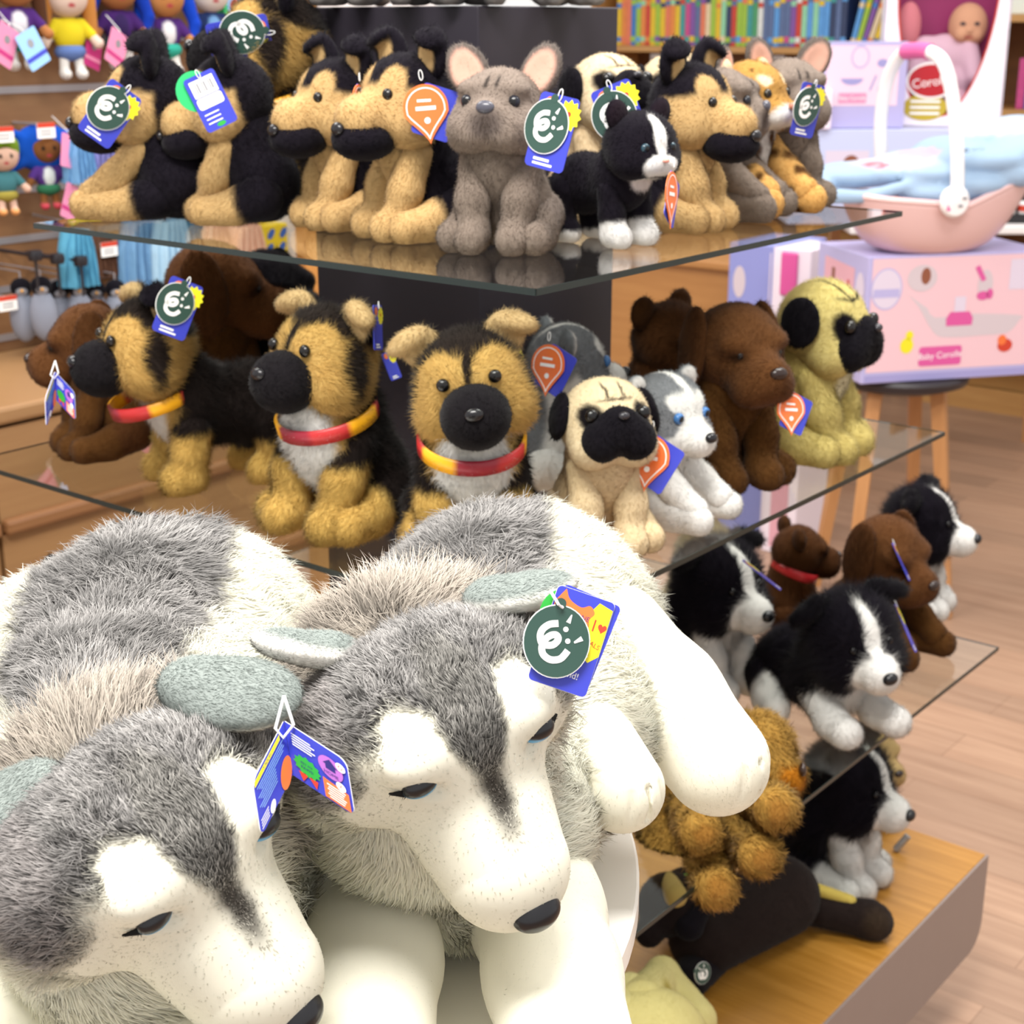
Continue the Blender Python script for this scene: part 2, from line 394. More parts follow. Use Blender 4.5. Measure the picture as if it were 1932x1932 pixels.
BREEDS = {
 'shep': dict(hs=1.16, fur=0.34, head=[('e', (0, 0, .3), (3.9, 3.8, 3.8))] + mir(('e', (2.1, -1.2, -1.4), (2.2, 2.3, 2.2))) + [('c', (0, -2.6, -1.1), (0, -4.9, -1.1), 2.1, 2.0)],
   hp=[(TAN, .22), E((0, .6, 3.2), (5.0, 4.6, 3.3), BK, .08), E((0, 3.0, 0), (5, 3.4, 4.8), BK, .08), *pm(E((1.75, -3.1, 1.7), (1.15, 1.8, 1.75), TAN, .12)), E((0, -6, -1), (2.4, 3.2, 2.3), TAN, .1)],
   muz=([('e', (0, -4.5, -2.6), (2.45, 2.75, 1.75))], [(BK, .16)]), nose=((0, -7.1, -1.7), (.7, .45, .55), 0x18161A), eyes=((1.75, -3.35, .9), .5, 0x15110F),
   ear=('prick', BK, TAN), body=[(BK, .22), ('e', (0, -3.6, 6.5), (2.5, 3.6, 7.0), TAN, .12, None)], leg=[(TAN, .22)], thigh=BK, tail=[(BK, .22)]),
 'gsd': dict(hs=.97, fur=.5, head=[('e', (0, 0, .4), (4.3, 4.0, 4.0))] + mir(('e', (2.4, -.6, -1.6), (2.4, 2.8, 2.6))),
   hp=[(TAN2, .5), E((0, 1.2, 3.4), (4.6, 4.4, 3.0), 0x2E2622, .10), *pm(E((2.2, -3.2, 1.9), (1.9, 2.6, 1.6), TAN2, .10, .3)), E((0, -2.9, 2.6), (.35, 2.4, 2.4), 0x2E2622, .3), *pm(E((4.4, -.6, .2), (.9, 1.1, 3.2), 0x2E2622, .25)), E((0, -1.5, -5), (3.2, 4, 1.8), WHT, .2)],
   muz=([('e', (0, -4.2, -1.4), (2.7, 2.75, 2.55))], [(0x1E1B1E, .14)]), nose=((0, -6.75, -.5), (.75, .5, .55), 0x131216), eyes=((2.0, -3.75, 1.35), .52, 0x120E0C),
   ear=('fold', 0x1C1820, 0xCDB080), body=[(0x231C1A, .6), ('e', (0, -4.6, 7), (3.7, 4.2, 7.8), TAN2, .12, .5), ('e', (0, -5.0, 7.6), (2.9, 4.0, 5.6), WHT, .12, .5)], leg=[(0xCEAB60, .4)], thigh=0x231C1A, tail=[(0x231C1A, .6)], collar=True),
 'frenchie': dict(hs=1.04, fur=0.32, head=[('e', (0, 0, .4), (4.0, 3.6, 3.7))] + mir(('e', (1.6, -2.6, -1.7), (2.1, 2.0, 2.0)), ('e', (3.0, -.8, -1.6), (1.6, 2.2, 2.0)), ('e', (1.9, -2.6, 1.9), (1.3, 1.0, .7))) + [('e', (0, -3.3, -.3), (1.8, 1.6, 1.1)), ('sub', ('c', (0, -5, -1.2), (0, -4, -3), .1, .1), .5), ('sub', ('c', (-.5, -4.6, 2.0), (-.5, -3.8, 3.4), .08, .08), .4), ('sub', ('c', (.5, -4.6, 2.0), (.5, -3.8, 3.4), .08, .08), .4)],
   hp=[(0x93857A, .2), E((0, -4.6, -1.2), (1.5, 1.6, 1.2), 0x6E635E, .5), *pm(E((.5, -3.6, 2.6), (.16, 1.2, .8), 0x3A3432, .4))],
   muz=None, nose=((0, -4.75, .05), (.85, .5, .6), 0x4A4A54), eyes=((2.15, -3.25, .75), .58, 0x1A1C26), ear=('bat', 0x6F6660, 0xEDBBA6), body=[(0x8C7E72, .2)], leg=[(0x8C7E72, .22)], thigh=0x8C7F75, tail=[(0x8C7F75, .2)]),
 'pug': dict(hs=1.14, fur=0.3, head=[('e', (0, 0, .3), (4.0, 3.7, 3.8))] + mir(('e', (1.9, -2.0, -1.8), (2.0, 2.0, 1.9))) + [('e', (0, -3.0, .2), (1.8, 1.3, 1.3))],
   hp=[(0xE9D5B1, .18), *pm(E((2.35, -3.2, 1.0), (1.15, 1.4, 1.1), 0x1B171A, .25)), *pm(E((.75, -2.6, 3.0), (.13, 1.6, .9), 0x4A3E36, .5)), E((0, -3, 2.3), (1.6, 1.4, .12), 0x6A5A4A, .6)],
   muz=([('e', (0, -3.7, -.1), (2.0, 1.3, 1.8))] + mir(('e', (1.5, -3.4, -1.2), (1.8, 1.5, 1.8))), [(0x19161C, .16)]), nose=((0, -5.0, .9), (.5, .35, .35), 0x2C2A30), eyes=((2.3, -3.5, 1.0), .6, 0x120E0C),
   ear=('pugear', 0x17141A, None), body=[(0xE2C9A2, .18)], leg=[(0xE6CFA8, .18)], thigh=0xE0C69E, tail=[(0xE0C69E, .18)]),
 'lab': dict(fur=0.36, head=[('e', (0, 0, .4), (4.0, 3.9, 3.9)), ('c', (0, -2.4, -.9), (0, -4.9, -1.4), 2.4, 2.0)] + mir(('e', (1.3, -4.2, -2.2), (1.5, 1.9, 1.6)), ('e', (1.9, -2.8, 1.4), (1.4, 1.1, .8))),
   hp=[(0x6A4426, .2), *pm(E((1.9, -3.4, .5), (.9, 1.0, .5), 0x3E2614, .5))], muz=None, nose=((0, -6.6, -.6), (.85, .5, .55), 0x2A1C18), eyes=((1.85, -3.7, .55), .42, 0x0E0A08),
   ear=('drop', 0x5C3A20, None), body=[(0x62401F, .22)], leg=[(0x62401F, .2)], thigh=0x5C3A20, tail=[(0x5C3A20, .2)]),
 'pup': dict(hs=1.15, fur=0.36, head=[('e', (0, 0, .4), (4.0, 3.7, 3.8)), ('c', (0, -2.2, -1.1), (0, -4.4, -1.3), 2.0, 1.6)] + mir(('e', (1.9, -1.6, -1.6), (2.1, 2.2, 2.0))),
   hp=[(WHT, .22), E((0, 1.4, 2.2), (4.8, 4.2, 4.2), 0x85878B, .08), *pm(E((3.0, -2.0, 1.0), (1.8, 2.4, 2.2), 0x85878B, .12), E((1.7, -3.2, 2.3), (1.0, 1.6, .75), WHT, .2)), E((0, -1.6, 3.2), (.5, 4.2, 3.2), WHT, .3)],
   muz=None, nose=((0, -5.9, -.6), (.65, .5, .5), 0x14141A), eyes=((1.8, -3.35, .9), .55, 0x3F6FA8), ear=('round', 0x7C8084, 0xE8E4E0), body=[(WHT, .25), ('e', (0, 5, 8), (6, 4.6, 8), 0x85878B, .1, None)], leg=[(WHT, .22)], thigh=WHT, tail=[(0x85878B, .3)]),
 'collie': dict(hs=1.2, fur=0.5, head=[('e', (0, 0, .4), (4.0, 3.7, 3.8)), ('c', (0, -2.2, -1.1), (0, -4.6, -1.5), 2.1, 1.75)] + mir(('e', (1.9, -1.4, -1.8), (2.1, 2.4, 2.2)), ('e', (3.0, 1.0, -2.8), (1.6, 1.6, 2.6))),
   hp=[(BK, .75), E((0, -5.6, -1.8), (2.5, 3.4, 2.4), WHT, .08, .18), E((0, -2.9, 1.8), (.75, 3.2, 3.0), WHT, .15, .2), E((0, -2, -6), (3, 4, 2.6), WHT, .2), *pm(E((3.2, 1.2, -4), (2.2, 2.2, 2.6), BK, .2, 1.5))],
   muz=None, nose=((0, -6.3, -1.0), (.7, .5, .55), 0x111114), eyes=((1.75, -3.35, .75), .4, 0x0C0A0C), ear=('button', 0x141116, None), body=[(BK, .8), ('e', (0, -4.4, 7), (3.9, 4.4, 8.0), WHT, .10, .9)], leg=[(WHT, .25)], thigh=BK, tail=[(BK, .5)]),
 'cat': dict(fur=0.4, head=[('e', (0, 0, .2), (4.1, 3.6, 3.6))] + mir(('e', (1.0, -3.1, -1.3), (1.3, 1.2, 1.1)), ('e', (2.1, -1.2, -1.2), (2.0, 2.0, 1.8))),
   hp=[(BK, .25), E((0, -3.9, -1.5), (2.2, 1.9, 1.4), WHT, .1, .18), E((0, -2.8, 1.6), (.8, 2.6, 2.4), WHT, .15, .2), E((0, -2, -4.6), (2.6, 3, 1.8), WHT, .2)],
   muz=None, nose=((0, -4.5, -.75), (.4, .3, .25), 0xE29A8A), eyes=((1.75, -3.1, .35), .55, 0x28424E), ear=('cat', BK, 0x2A2028), body=[(BK, .25), ('e', (0, -5.4, 8), (2.6, 3.0, 3.2), 0xEFE6E2, .12, None)], leg=[(BK, .25)], paw=(WHT, .3), thigh=BK, tail=[(BK, .3)]),
 'leopard': dict(fur=0.3, head=[('e', (0, 0, .4), (3.9, 3.6, 3.6))] + mir(('e', (1.0, -3.2, -1.3), (1.4, 1.7, 1.3)), ('e', (2.1, -1.0, -1.4), (1.9, 2.0, 1.8))),
   hp=[(0xC29550, .2), E((0, -4.0, -1.7), (2.5, 2.3, 1.5), WHT, .12), E((0, -1, -4.5), (3.2, 3, 2.2), WHT, .2), *pm(E((1.7, -3.0, 2.1), (.8, 1.2, .5), 0xF2E2C0, .3))],
   muz=None, nose=((0, -4.9, -.6), (.6, .4, .4), 0xB07058), eyes=((1.8, -3.1, .7), .5, 0x2A2416), ear=('round', 0xC08E48, 0xEBD8B8), body=[(0xC29550, .2), ('e', (0, -4.4, 8), (2.2, 3.2, 6), WHT, .12, None)], leg=[(0xE0B068, .2)], thigh=0xD69C48, tail=[(0xD69C48, .2)], spots=0x5A3A1C),
}
def variant(b, **k):
    d = dict(BREEDS[b]); d.update(k); return d
BREEDS['pugy'] = variant('pug', hp=[(0xDCCB86, .25), *pm(E((2.2, -3.2, .9), (1.1, 1.4, 1.3), 0x17131A, .2)), *pm(E((.8, -1.4, 3.6), (.14, 2.6, 1.2), 0x2A241E, .5)), E((0, -2.2, 3.0), (1.9, 1.6, .14), 0x2A241E, .5)], body=[(0xD3C077, .3), ('e', (0, -5.2, 6), (2.0, 3, 4), 0xEDE4C0, .2, None)], leg=[(0xD9C77E, .3)], thigh=0xD3C077)
BREEDS['blacklab'] = variant('lab', hp=[(0x18141A, .25)], ear=('drop', 0x141016, None), body=[(0x18141A, .25)], leg=[(0x18141A, .25)], thigh=0x18141A, tail=[(0x18141A, .25)])
BREEDS['teddy'] = variant('lab', hp=[(0x5A381E, .35)], ear=('teddy', 0x4E3018, None), body=[(0x5A381E, .35)], leg=[(0x5A381E, .35)], thigh=0x5A381E)
def spots(spec, colr, box, n, r):
    g = np.random.default_rng(5); lo, hi = np.array(box[0], float), np.array(box[1], float)
    return spec + [('e', tuple(lo + (hi - lo) * g.random(3)), (r * g.uniform(.7, 1.3), r * g.uniform(.7, 1.3), r * g.uniform(.7, 1.3)), colr, .5, None) for _ in range(n)]
def toy(breed, loc, yaw, label, sc=1.0, pose='sit', head=(0, 0, 0), group=None, cat='soft toy', hoff=(0, 0, 0), name=None, dens=30, nres=34, earkind=None, collar=None, skip=()):
    """one soft toy: head, ears, eyes, nose, muzzle, body, four legs, tail, each a part"""
    B = BREEDS[breed]; root = toy_root(name or {'gsd': 'shepherd_plush', 'shep': 'shepherd_plush', 'pup': 'husky_puppy_plush', 'lab': 'labrador_plush', 'blacklab': 'labrador_plush', 'frenchie': 'bulldog_plush', 'pugy': 'pug_plush', 'teddy': 'bear_plush'}.get(breed, breed + '_plush'), loc, yaw, label, cat, group)
    L = B['fur'] * 1.0
    def F(comb=(0, .2, -1), lift=.45, d=dens, w=.032, clump=.3, grain=.09): return dict(grow=1.9, dens=d * 1.5, lift=lift + .08, comb=comb, width=w / sc ** .5 * (1 + L * .3), clump=clump * 1.5, cfreq=1.1, grain=grain * 1.5, mott=.16, mfreq=1.2, jit=.25, tip=.22)
    P = lambda nm, pr, sp, k=1.0, n=nres, xf=None, fur=None, rp=.12: plush(root, nm, pr, sp, k, n, xf, sc, fur or F(), rp)
    if pose == 'sit':
        H = np.array((0, -1.6, 12.7)); body = [('e', (0, -.3, 8.6), (3.4, 3.2, 4.0)), ('e', (0, 1.4, 4.2), (4.4, 3.9, 4.2)), ('e', (0, -1.9, 8.4), (2.7, 2.4, 3.4)), ('c', (0, -.8, 9.5), (0, -1.4, 12), 2.8, 2.9)]
        fl = [(2.2, -1.8, 8.4, 1.75), (2.3, -3.2, 4.8, 1.6), (2.0, -4.0, 1.7, 1.5), (2.0, -5.3, 1.4, 1.55)]; hl = [(3.0, 1.6, 3.0, 2.6), (3.7, -1.4, 1.7, 1.75), (4.0, -4.2, 1.5, 1.6)]
        tl = [(0, 4.4, 2.0, 1.2), (1.4, 5.8, 1.5, 1.1), (3.0, 6.0, 1.4, .9)]; chest = (0, 0, 0)
    elif pose == 'loll':   # sitting low with the legs stretched ahead
        H = np.array((0, -1.2, 11.6)); body = [('e', (0, -.2, 7.6), (3.4, 3.2, 4.0)), ('e', (0, 1.6, 3.9), (4.6, 4.4, 3.9)), ('c', (0, -.6, 8.5), (0, -1.2, 11), 2.7, 2.8)]
        fl = [(2.4, -1.6, 7.2, 1.6), (3.0, -4.4, 4.2, 1.5), (3.0, -6.8, 2.6, 1.5)]; hl = [(2.9, -.2, 2.4, 2.2), (3.3, -4.4, 1.6, 1.7), (3.5, -7.6, 1.6, 1.6)]
        tl = [(0, 5.0, 2.0, 1.2), (.5, 8.0, 1.5, 1.3), (.8, 9.4, 1.5, 1.1)]
    elif pose == 'stand':
        H = np.array((0, -5.8, 11.4)); body = [('e', (0, -2.8, 7.4), (3.5, 3.6, 3.7)), ('e', (0, 2.8, 6.8), (3.7, 4.4, 3.6)), ('c', (0, -3.4, 9), (0, -5.2, 11), 2.7, 2.7)]
        fl = [(2.1, -3.4, 6.6, 1.7), (2.2, -3.8, 3.6, 1.45), (2.2, -4.0, 1.5, 1.4), (2.2, -5.2, 1.3, 1.45)]; hl = [(2.4, 3.8, 6.0, 2.3), (2.7, 4.2, 3.2, 1.6), (2.7, 4.0, 1.5, 1.4), (2.7, 2.7, 1.3, 1.45)]
        tl = [(0, 6.6, 7.0, 1.1), (0, 9.4, 5.6, 1.0), (0, 11, 4.6, .8)]
    else:                  # lying on the belly
        H = np.array((0, -5.4, 9.2)); body = [('e', (0, -2.4, 4.8), (3.8, 4.2, 4.4)), ('e', (0, 3.4, 3.9), (4.4, 4.8, 3.9)), ('c', (0, -3.4, 6.6), (0, -4.8, 8), 2.8, 2.8)]
        fl = [(2.6, -3.4, 3.6, 1.9), (3.0, -7.0, 1.7, 1.65), (3.2, -9.8, 1.6, 1.7)]; hl = [(3.6, 4.2, 2.8, 2.3), (5.4, 1.0, 1.6, 1.6), (6.0, -1.2, 1.5, 1.6)]
        tl = [(0, 7.6, 2.2, 1.2), (.6, 10.6, 1.4, 1.1), (1.2, 12.4, 1.2, .9)]
    if breed == 'gsd' and pose == 'sit': body.append(('e', (0, -2.7, 8.2), (3.0, 2.3, 3.6)))
    if breed == 'gsd': fl = [(a[0] + .45, a[1], a[2] - .9 if i == 0 else a[2], a[3]) for i, a in enumerate(fl)]
    H = H + np.array(hoff); bs = list(B['body'])
    dz = {'sit': (0, 0, 0), 'loll': (0, 0, -1), 'stand': (0, -2.6, 1), 'prone': (0, -2.4, -2.6)}[pose]
    bs = [bs[0]] + [(q[0], tuple(np.array(q[1]) + dz), *q[2:]) if q[0] == 'e' else q for q in bs[1:]]
    if B.get('spots'): bs = spots(bs, B['spots'], ((-4.6, -3.6, 1), (4.6, 5, 12)), 420, .75)
    P('body', body, bs, 2.0, fur=F(clump=.4))
    HX = xform(H, R=rot(head[1], head[2], head[0]), s=B.get('hs', 1.08))
    hs = list(B['hp'])
    if B.get('spots'): hs = hs[:1] + spots([], B['spots'], ((-4, -2, 1), (4, 4, 5)), 90, .4) + hs[1:]
    P('head', B['head'], hs, 1.1, nres + 8, HX, F(comb=lambda q: q - np.array((0, -6, 0)), lift=.4), .10)
    if B['muz'] and 'muzzle' not in skip: P('muzzle', B['muz'][0], B['muz'][1], .8, 24, HX, F(comb=(0, 1, 0), lift=.3, d=dens * 1.3))
    c, r, cl = B['nose']; bead(root, 'nose', [('e', c, r)], [(cl, 0)], .2, 12, HX, sc)
    c, r, cl = B['eyes']
    for s in (-1, 1): bead(root, 'eye', [('e', (c[0] * s, c[1], c[2]), (r, r * .8, r))], [(cl, 0), ('e', (c[0] * s, c[1] - r * .8, c[2]), (r * .62, r * .6, r * .62), 0x0A0A0C, .2, 0)], .2, 12, HX, sc)
    ek, eo, ei = B['ear']; ek = earkind or ek
    for s in (-1, 1):
        k_ = ek[(s + 1) // 2] if isinstance(ek, tuple) else ek
        pr, off = EARS[k_](s); sp = [(eo, L * .8)]
        if ei is not None and off > -5: sp.append(('h', (0, -1, 0), -pr[0][1][1] + off - .1, ei, .3, L * .5)) if k_ not in ('bat', 'prick') else sp.append(('e', (s * 2.65, -.15, 3.8), (1.0, .8, 1.5), ei, .2, .08)) if k_ == 'prick' else sp.append(('e', (s * 3.3, -.2, 3.8), (1.5, 1.2, 2.2), ei, .2, .05, rot(0, s * 30, s * -12)))
        P('ear', pr, sp, .7, 26, HX, F(comb=(s * .3, 0, 1) if k_ in ('prick', 'bat', 'cat') else (s * .4, 0, -.6), lift=.35), .05)
    for nm, ch in (('front_leg', fl), ('hind_leg', hl)):
        for s in (-1, 1):
            pr = [('c', (a[0] * s, a[1], a[2]), (b[0] * s, b[1], b[2]), a[3], b[3]) for a, b in zip(ch[:-1], ch[1:])]
            e = ch[-1]; pr += [('sub', ('c', ((e[0] + q) * s, e[1] - e[3] * .95, e[2] + .9), ((e[0] + q) * s, e[1] - e[3] * 1.05, e[2] - .8), .06, .06), .35) for q in (-.5, .5)]
            sp = list(B['leg'])
            if nm == 'hind_leg' and B['thigh'] is not None: sp = sp + [('h', (0, 1, .25), {'sit': .2, 'loll': -1.4, 'stand': -99, 'prone': 3.4}[pose] if pose != 'stand' else 99, B['thigh'], .5, None)]
            if pose == 'stand' and nm == 'hind_leg' and B['thigh'] is not None: sp = list(B['leg']) + [('h', (0, .2, 1), 4.8, B['thigh'], .5, None)]
            if breed == 'gsd' and nm == 'front_leg': sp = sp + [('h', (0, 0, 1), {'sit': 6.2, 'stand': 5.6, 'prone': 4, 'loll': 6}[pose], B['thigh'], .4, .5)]
            if B.get('paw'): sp = sp + [('h', (0, -.25, -1), -1.9 if pose == 'stand' else -1.4, B['paw'][0], .3, B['paw'][1])]
            if B.get('spots'): sp = spots(sp, B['spots'], ((-5 * (s < 0), -7, 0), (5 * (s > 0), 3, 8)), 70, .7)
            P(nm, pr, sp, .9, 28, None, F(comb=(0, -.5, -.6), lift=.4))
    if 'tail' not in skip: P('tail', [('c', a[:3], b[:3], a[3], b[3]) for a, b in zip(tl[:-1], tl[1:])], B['tail'], .8, 24, None, F(comb=(.2, 1, 0)))
    if B.get('collar') and collar is not False:
        cc = H + np.array((0, 0, -4.4)); collar_band(root, cc * sc * .01, (3.95 if pose == 'sit' else 3.6) * sc * .01, .62 * sc * .01, collar or (16, 0), head[0])
    return root
CUTS = (0xB02A2C, 0xE8A61C, 0xB02A2C, 0x7A2A66, 0x6E9E30, 0xB02A2C, 0xE8A61C, 0x8C2030)
def collar_band(root, c, r, h, tilt, turn, CUTS=CUTS):
    n = 48; a = np.linspace(0, 2 * PI, n, endpoint=False); ring = []
    for rr, z in ((r, -h), (r * 1.07, -h * .9), (r * 1.07, h * .9), (r, h)): ring.append(np.stack([rr * np.cos(a), rr * np.sin(a), np.full(n, z)], 1))
    V = np.concatenate(ring) @ rot(tilt[0], tilt[1], turn * .5).T + c; T = []
    for k in range(3):
        for i in range(n): j = (i + 1) % n; T += [(k * n + i, k * n + j, k * n + n + j), (k * n + i, k * n + n + j, k * n + n + i)]
    cols = np.array([lin(CUTS[int(i / n * 8 + 1.4) % 8]) for i in range(n)]); cols = np.tile(cols, (4, 1))
    return mesh_obj('collar', V, T, root, (PRINT,), cols)

# ------------------------------------------------------------------ hang tags
CARD = {k: mat('card_' + k, v, .35, spec=.4) for k, v in dict(blue=0x3A42B4, green=0x2F4A42, white=0xF4F4F2, yellow=0xE6DC2A, orange=0xE8743A, purple=0xB06AC0, lime=0x2FA03C, red=0xC8402A, grey=0x8A8A90, teal=0x2FB46A, pink=0xE58FB4, magenta=0xC23A80, sky=0x8FBCE8).items()}
STRING = mat('white_string', 0xE8E8E8, .5)
LOGO = [(-0.01, 0.5), (-0.265, 0.445), (-0.449, 0.291), (-0.504, 0.109), (-0.439, -0.082), (-0.306, -0.136), (-0.102, -0.109), (0.024, 0.018), (0.024, 0.124), (-0.071, 0.178), (-0.224, 0.127), (-0.367, -0.018), (-0.418, -0.2), (-0.367, -0.382), (-0.224, -0.491), (-0.061, -0.527), (0.143, -0.482), (0.265, -0.364), (0.357, -0.218)]
def smooth_path(p, n=6):
    p = np.array(p, float); q = np.vstack([2 * p[0] - p[1], p, 2 * p[-1] - p[-2]]); o = []
    for i in range(1, len(q) - 2):
        for t in np.arange(n) / n:
            o.append(.5 * ((2 * q[i]) + (-q[i - 1] + q[i + 1]) * t + (2 * q[i - 1] - 5 * q[i] + 4 * q[i + 1] - q[i + 2]) * t ** 2 + (-q[i - 1] + 3 * q[i] - 3 * q[i + 1] + q[i + 2]) * t ** 3))
    return np.array(o + [p[-1]])
LOGO = smooth_path(LOGO, 5)
def pose_tag(root, px, py, Y, roll=0, yaw=0, pitch=0):
    """card frame in the toy's own space: x right, y up, z towards the camera"""
    p = on_y(px, py, Y); v = CAM - p; v /= np.linalg.norm(v); r = np.cross((0, 0, 1), v); r /= np.linalg.norm(r); u = np.cross(v, r)
    R = np.stack([r, u, v], 1) @ rot(0, 0, roll) @ rot(pitch, yaw, 0); M = np.eye(4); M[:3, :3] = R; M[:3, 3] = p
    return np.linalg.inv(ROOTM[root.name]) @ M
def sub_frame(M, t=(0, 0, 0), rz=0, ry=0): return M @ xform(t, rz=rz, ry=ry)
def logo_disc(parent, M, r, sx=.92):
    d = MB(); d.prism(disc(r * 1.03, 40, sx), .0007, CARD['white'], M, z0=-.0007); d.prism(disc(r, 40, sx) , .0003, CARD['green'], M)
    d.prism([(x + (0), y + r * 1.06) for x, y in disc(r * .16, 16)], .0005, CARD['green'], M)
    S = np.array([r * .95, r]); d.stroke(LOGO * S, r * .19, CARD['white'], M, .0003, .0003)
    d.stroke(np.array([(.36, .78), (.28, .55)]) * S, 0, CARD['white'], M, .0003, .0003, taper=[r * .03, r * .13]); d.flat([(x + .22 * r, y + .36 * r) for x, y in disc(r * .075, 10)], CARD['white'], M, .0006)
    d.flat([(x + .31 * r, y + .04 * r) for x, y in disc(r * .075, 10)], CARD['white'], M, .0006); d.stroke(np.array([(.52, .02), (.74, .16)]) * S, 0, CARD['white'], M, .0003, .0003, taper=[r * .05, r * .14])
    return d.build('tag_disc', parent)
def card_tag(root, px, py, Y, h, roll=0, yaw=0, style='disc', pitch=0, name='hang_tag'):
    """swing tag: a blue card, often with the round green disc in front of it; h = card height in m"""
    M = pose_tag(root, px, py, Y, roll, yaw, pitch); w = h * .62; c = MB()
    if style == 'drop':   # orange tear-drop label over a blue card
        c.prism(rrect(w, h * .8, h * .06), .0008, CARD['blue'], sub_frame(M, (w * .25, -h * .1, -.002), -25)); o = c.build(name, root)
        d = MB(); pts = [(math.sin(t) * h * .36 * (1 if math.cos(t) > -.2 else max(.0, (1 + (math.cos(t) + .2) / .8))), math.cos(t) * h * (.36 if math.cos(t) > 0 else .58)) for t in np.linspace(0, 2 * PI, 40, endpoint=False)]
        d.prism(pts, .0008, CARD['orange'], M); P = np.array(pts + pts[:1]) * .84
        d.stroke(P, h * .02, CARD['white'], M, .0009, .0002); d.stroke([(-h * .12, h * .12), (h * .1, h * .1)], h * .04, CARD['white'], M, .0009, .0002); d.stroke([(-h * .16, 0), (h * .16, -.02 * h)], h * .06, CARD['white'], M, .0009, .0002)
        d.flat([(x, y - h * .2) for x, y in disc(h * .05, 10)], CARD['white'], M, .0011); d.build('tag_drop', o)
    elif style == 'back':  # rear of the card: bar code box, text
        c.prism(rrect(w, h, h * .07), .0008, CARD['blue'], M); z = .0009
        c.flat([(-w * .38, h * .12), (w * .38, h * .12), (w * .38, h * .42), (-w * .38, h * .42)], CARD['white'], M, z); c.flat(rrect(w * .8, h * .2, h * .05), CARD['white'], M, z)
        for i in range(9): c.stroke([(-w * .3 + i * w * .07, h * .18), (-w * .3 + i * w * .07, h * .36)], w * (.02 + .02 * (i % 3)), CARD['grey'], M, z, .0002)
        for i in range(3): c.stroke([(-w * .36, -h * (.2 + i * .08)), (w * .1, -h * (.2 + i * .08))], h * .02, CARD['white'], M, z, .0001)
        c.flat([(x, y - h * .43) for x, y in disc(h * .04, 12, 2.2)], CARD['lime'], M, z); o = c.build(name, root)
        d = MB(); d.prism(disc(h * .36, 24), .0006, CARD['teal'], sub_frame(M, (-w * .25, h * .25, -.003))); d.build('tag_disc', o)
    else:
        c.prism(rrect(w, h, h * .07), .0008, CARD['blue'], M)
        ang = np.linspace(0, 2 * PI, 24, endpoint=False); c.flat([(w * .3 + math.cos(a) * h * (.16 if i % 2 else .2), h * .26 + math.sin(a) * h * (.17 if i % 2 else .22)) for i, a in enumerate(ang)], CARD['yellow'], M, .0009)
        c.flat([(w * .3 + x, h * .28 + y) for x, y in disc(h * .04, 8)], CARD['red'], M, .001)
        c.flat([(-w * .2 + x, h * .36 + y) for x, y in disc(h * .1, 12)], CARD['orange'], M, .001); c.stroke([(-w * .3, -h * .38), (w * .1, -h * .38)], h * .035, CARD['white'], M, .0009, .0002); c.stroke([(-w * .3, -h * .44), (w * .2, -h * .44)], h * .03, CARD['white'], M, .0009, .0002)
        o = c.build(name, root)
        if style == 'disc': logo_disc(o, sub_frame(M, (-w * .14, h * .06, .003), -4), h * .36)
    s = MB(); a = np.linspace(0, 2 * PI, 14); s.tube(np.stack([np.cos(a) * h * .03, h * .5 + np.sin(a) * h * .08, .002 + 0 * a], 1), h * .008, STRING, 5, M); s.build('tag_loop', o)
    return o
# ------------------------------------------------------------------ room directions and the glass stand
DR = np.array([math.sin(math.radians(38.6)), math.cos(math.radians(38.6)), 0.0])   # along the left wall, away from us
DL = np.array([-DR[1], DR[0], 0.0])                                                 # along the back wall, to the left
YAW_R = math.degrees(math.atan2(DR[1], DR[0]))
def frame(o):  # local x along DR, y along DL
    M = np.eye(4); M[:3, 0] = DR; M[:3, 1] = DL; M[:3, 3] = o; return M
CORNER = np.array([.02, 1.258, 0.0])
Z1, Z2, Z3, Z4 = 1.39, 1.0855, .6844, .2959
def glass_mat():
    m, nt, b = new_mat('shelf_glass'); nt.nodes.remove(b); out = nt.nodes['Material Output']
    tr = nt.nodes.new('ShaderNodeBsdfTransparent'); tr.inputs[0].default_value = (.93, .95, .93, 1)
    gl = nt.nodes.new('ShaderNodeBsdfGlossy'); gl.inputs['Roughness'].default_value = .02; gl.inputs['Color'].default_value = (1, 1, 1, 1)
    fr = nt.nodes.new('ShaderNodeFresnel'); fr.inputs[0].default_value = 1.45
    mx = nt.nodes.new('ShaderNodeMixShader'); ge = nt.nodes.new('ShaderNodeNewGeometry')
    fs = nt.nodes.new('ShaderNodeMath'); fs.operation = 'SUBTRACT'; fs.inputs[0].default_value = 1; nt.links.new(ge.outputs['Backfacing'], fs.inputs[1])
    fm = nt.nodes.new('ShaderNodeMath'); fm.operation = 'MULTIPLY'; nt.links.new(fr.outputs[0], fm.inputs[0]); nt.links.new(fs.outputs[0], fm.inputs[1])
    nt.links.new(fm.outputs[0], mx.inputs[0]); nt.links.new(tr.outputs[0], mx.inputs[1]); nt.links.new(gl.outputs[0], mx.inputs[2]); nt.links.new(mx.outputs[0], out.inputs[0])
    MATS['shelf_glass'] = m; return m
GLASS = glass_mat(); EDGE = mat('glass_edge_dark', 0x14201E, .25)
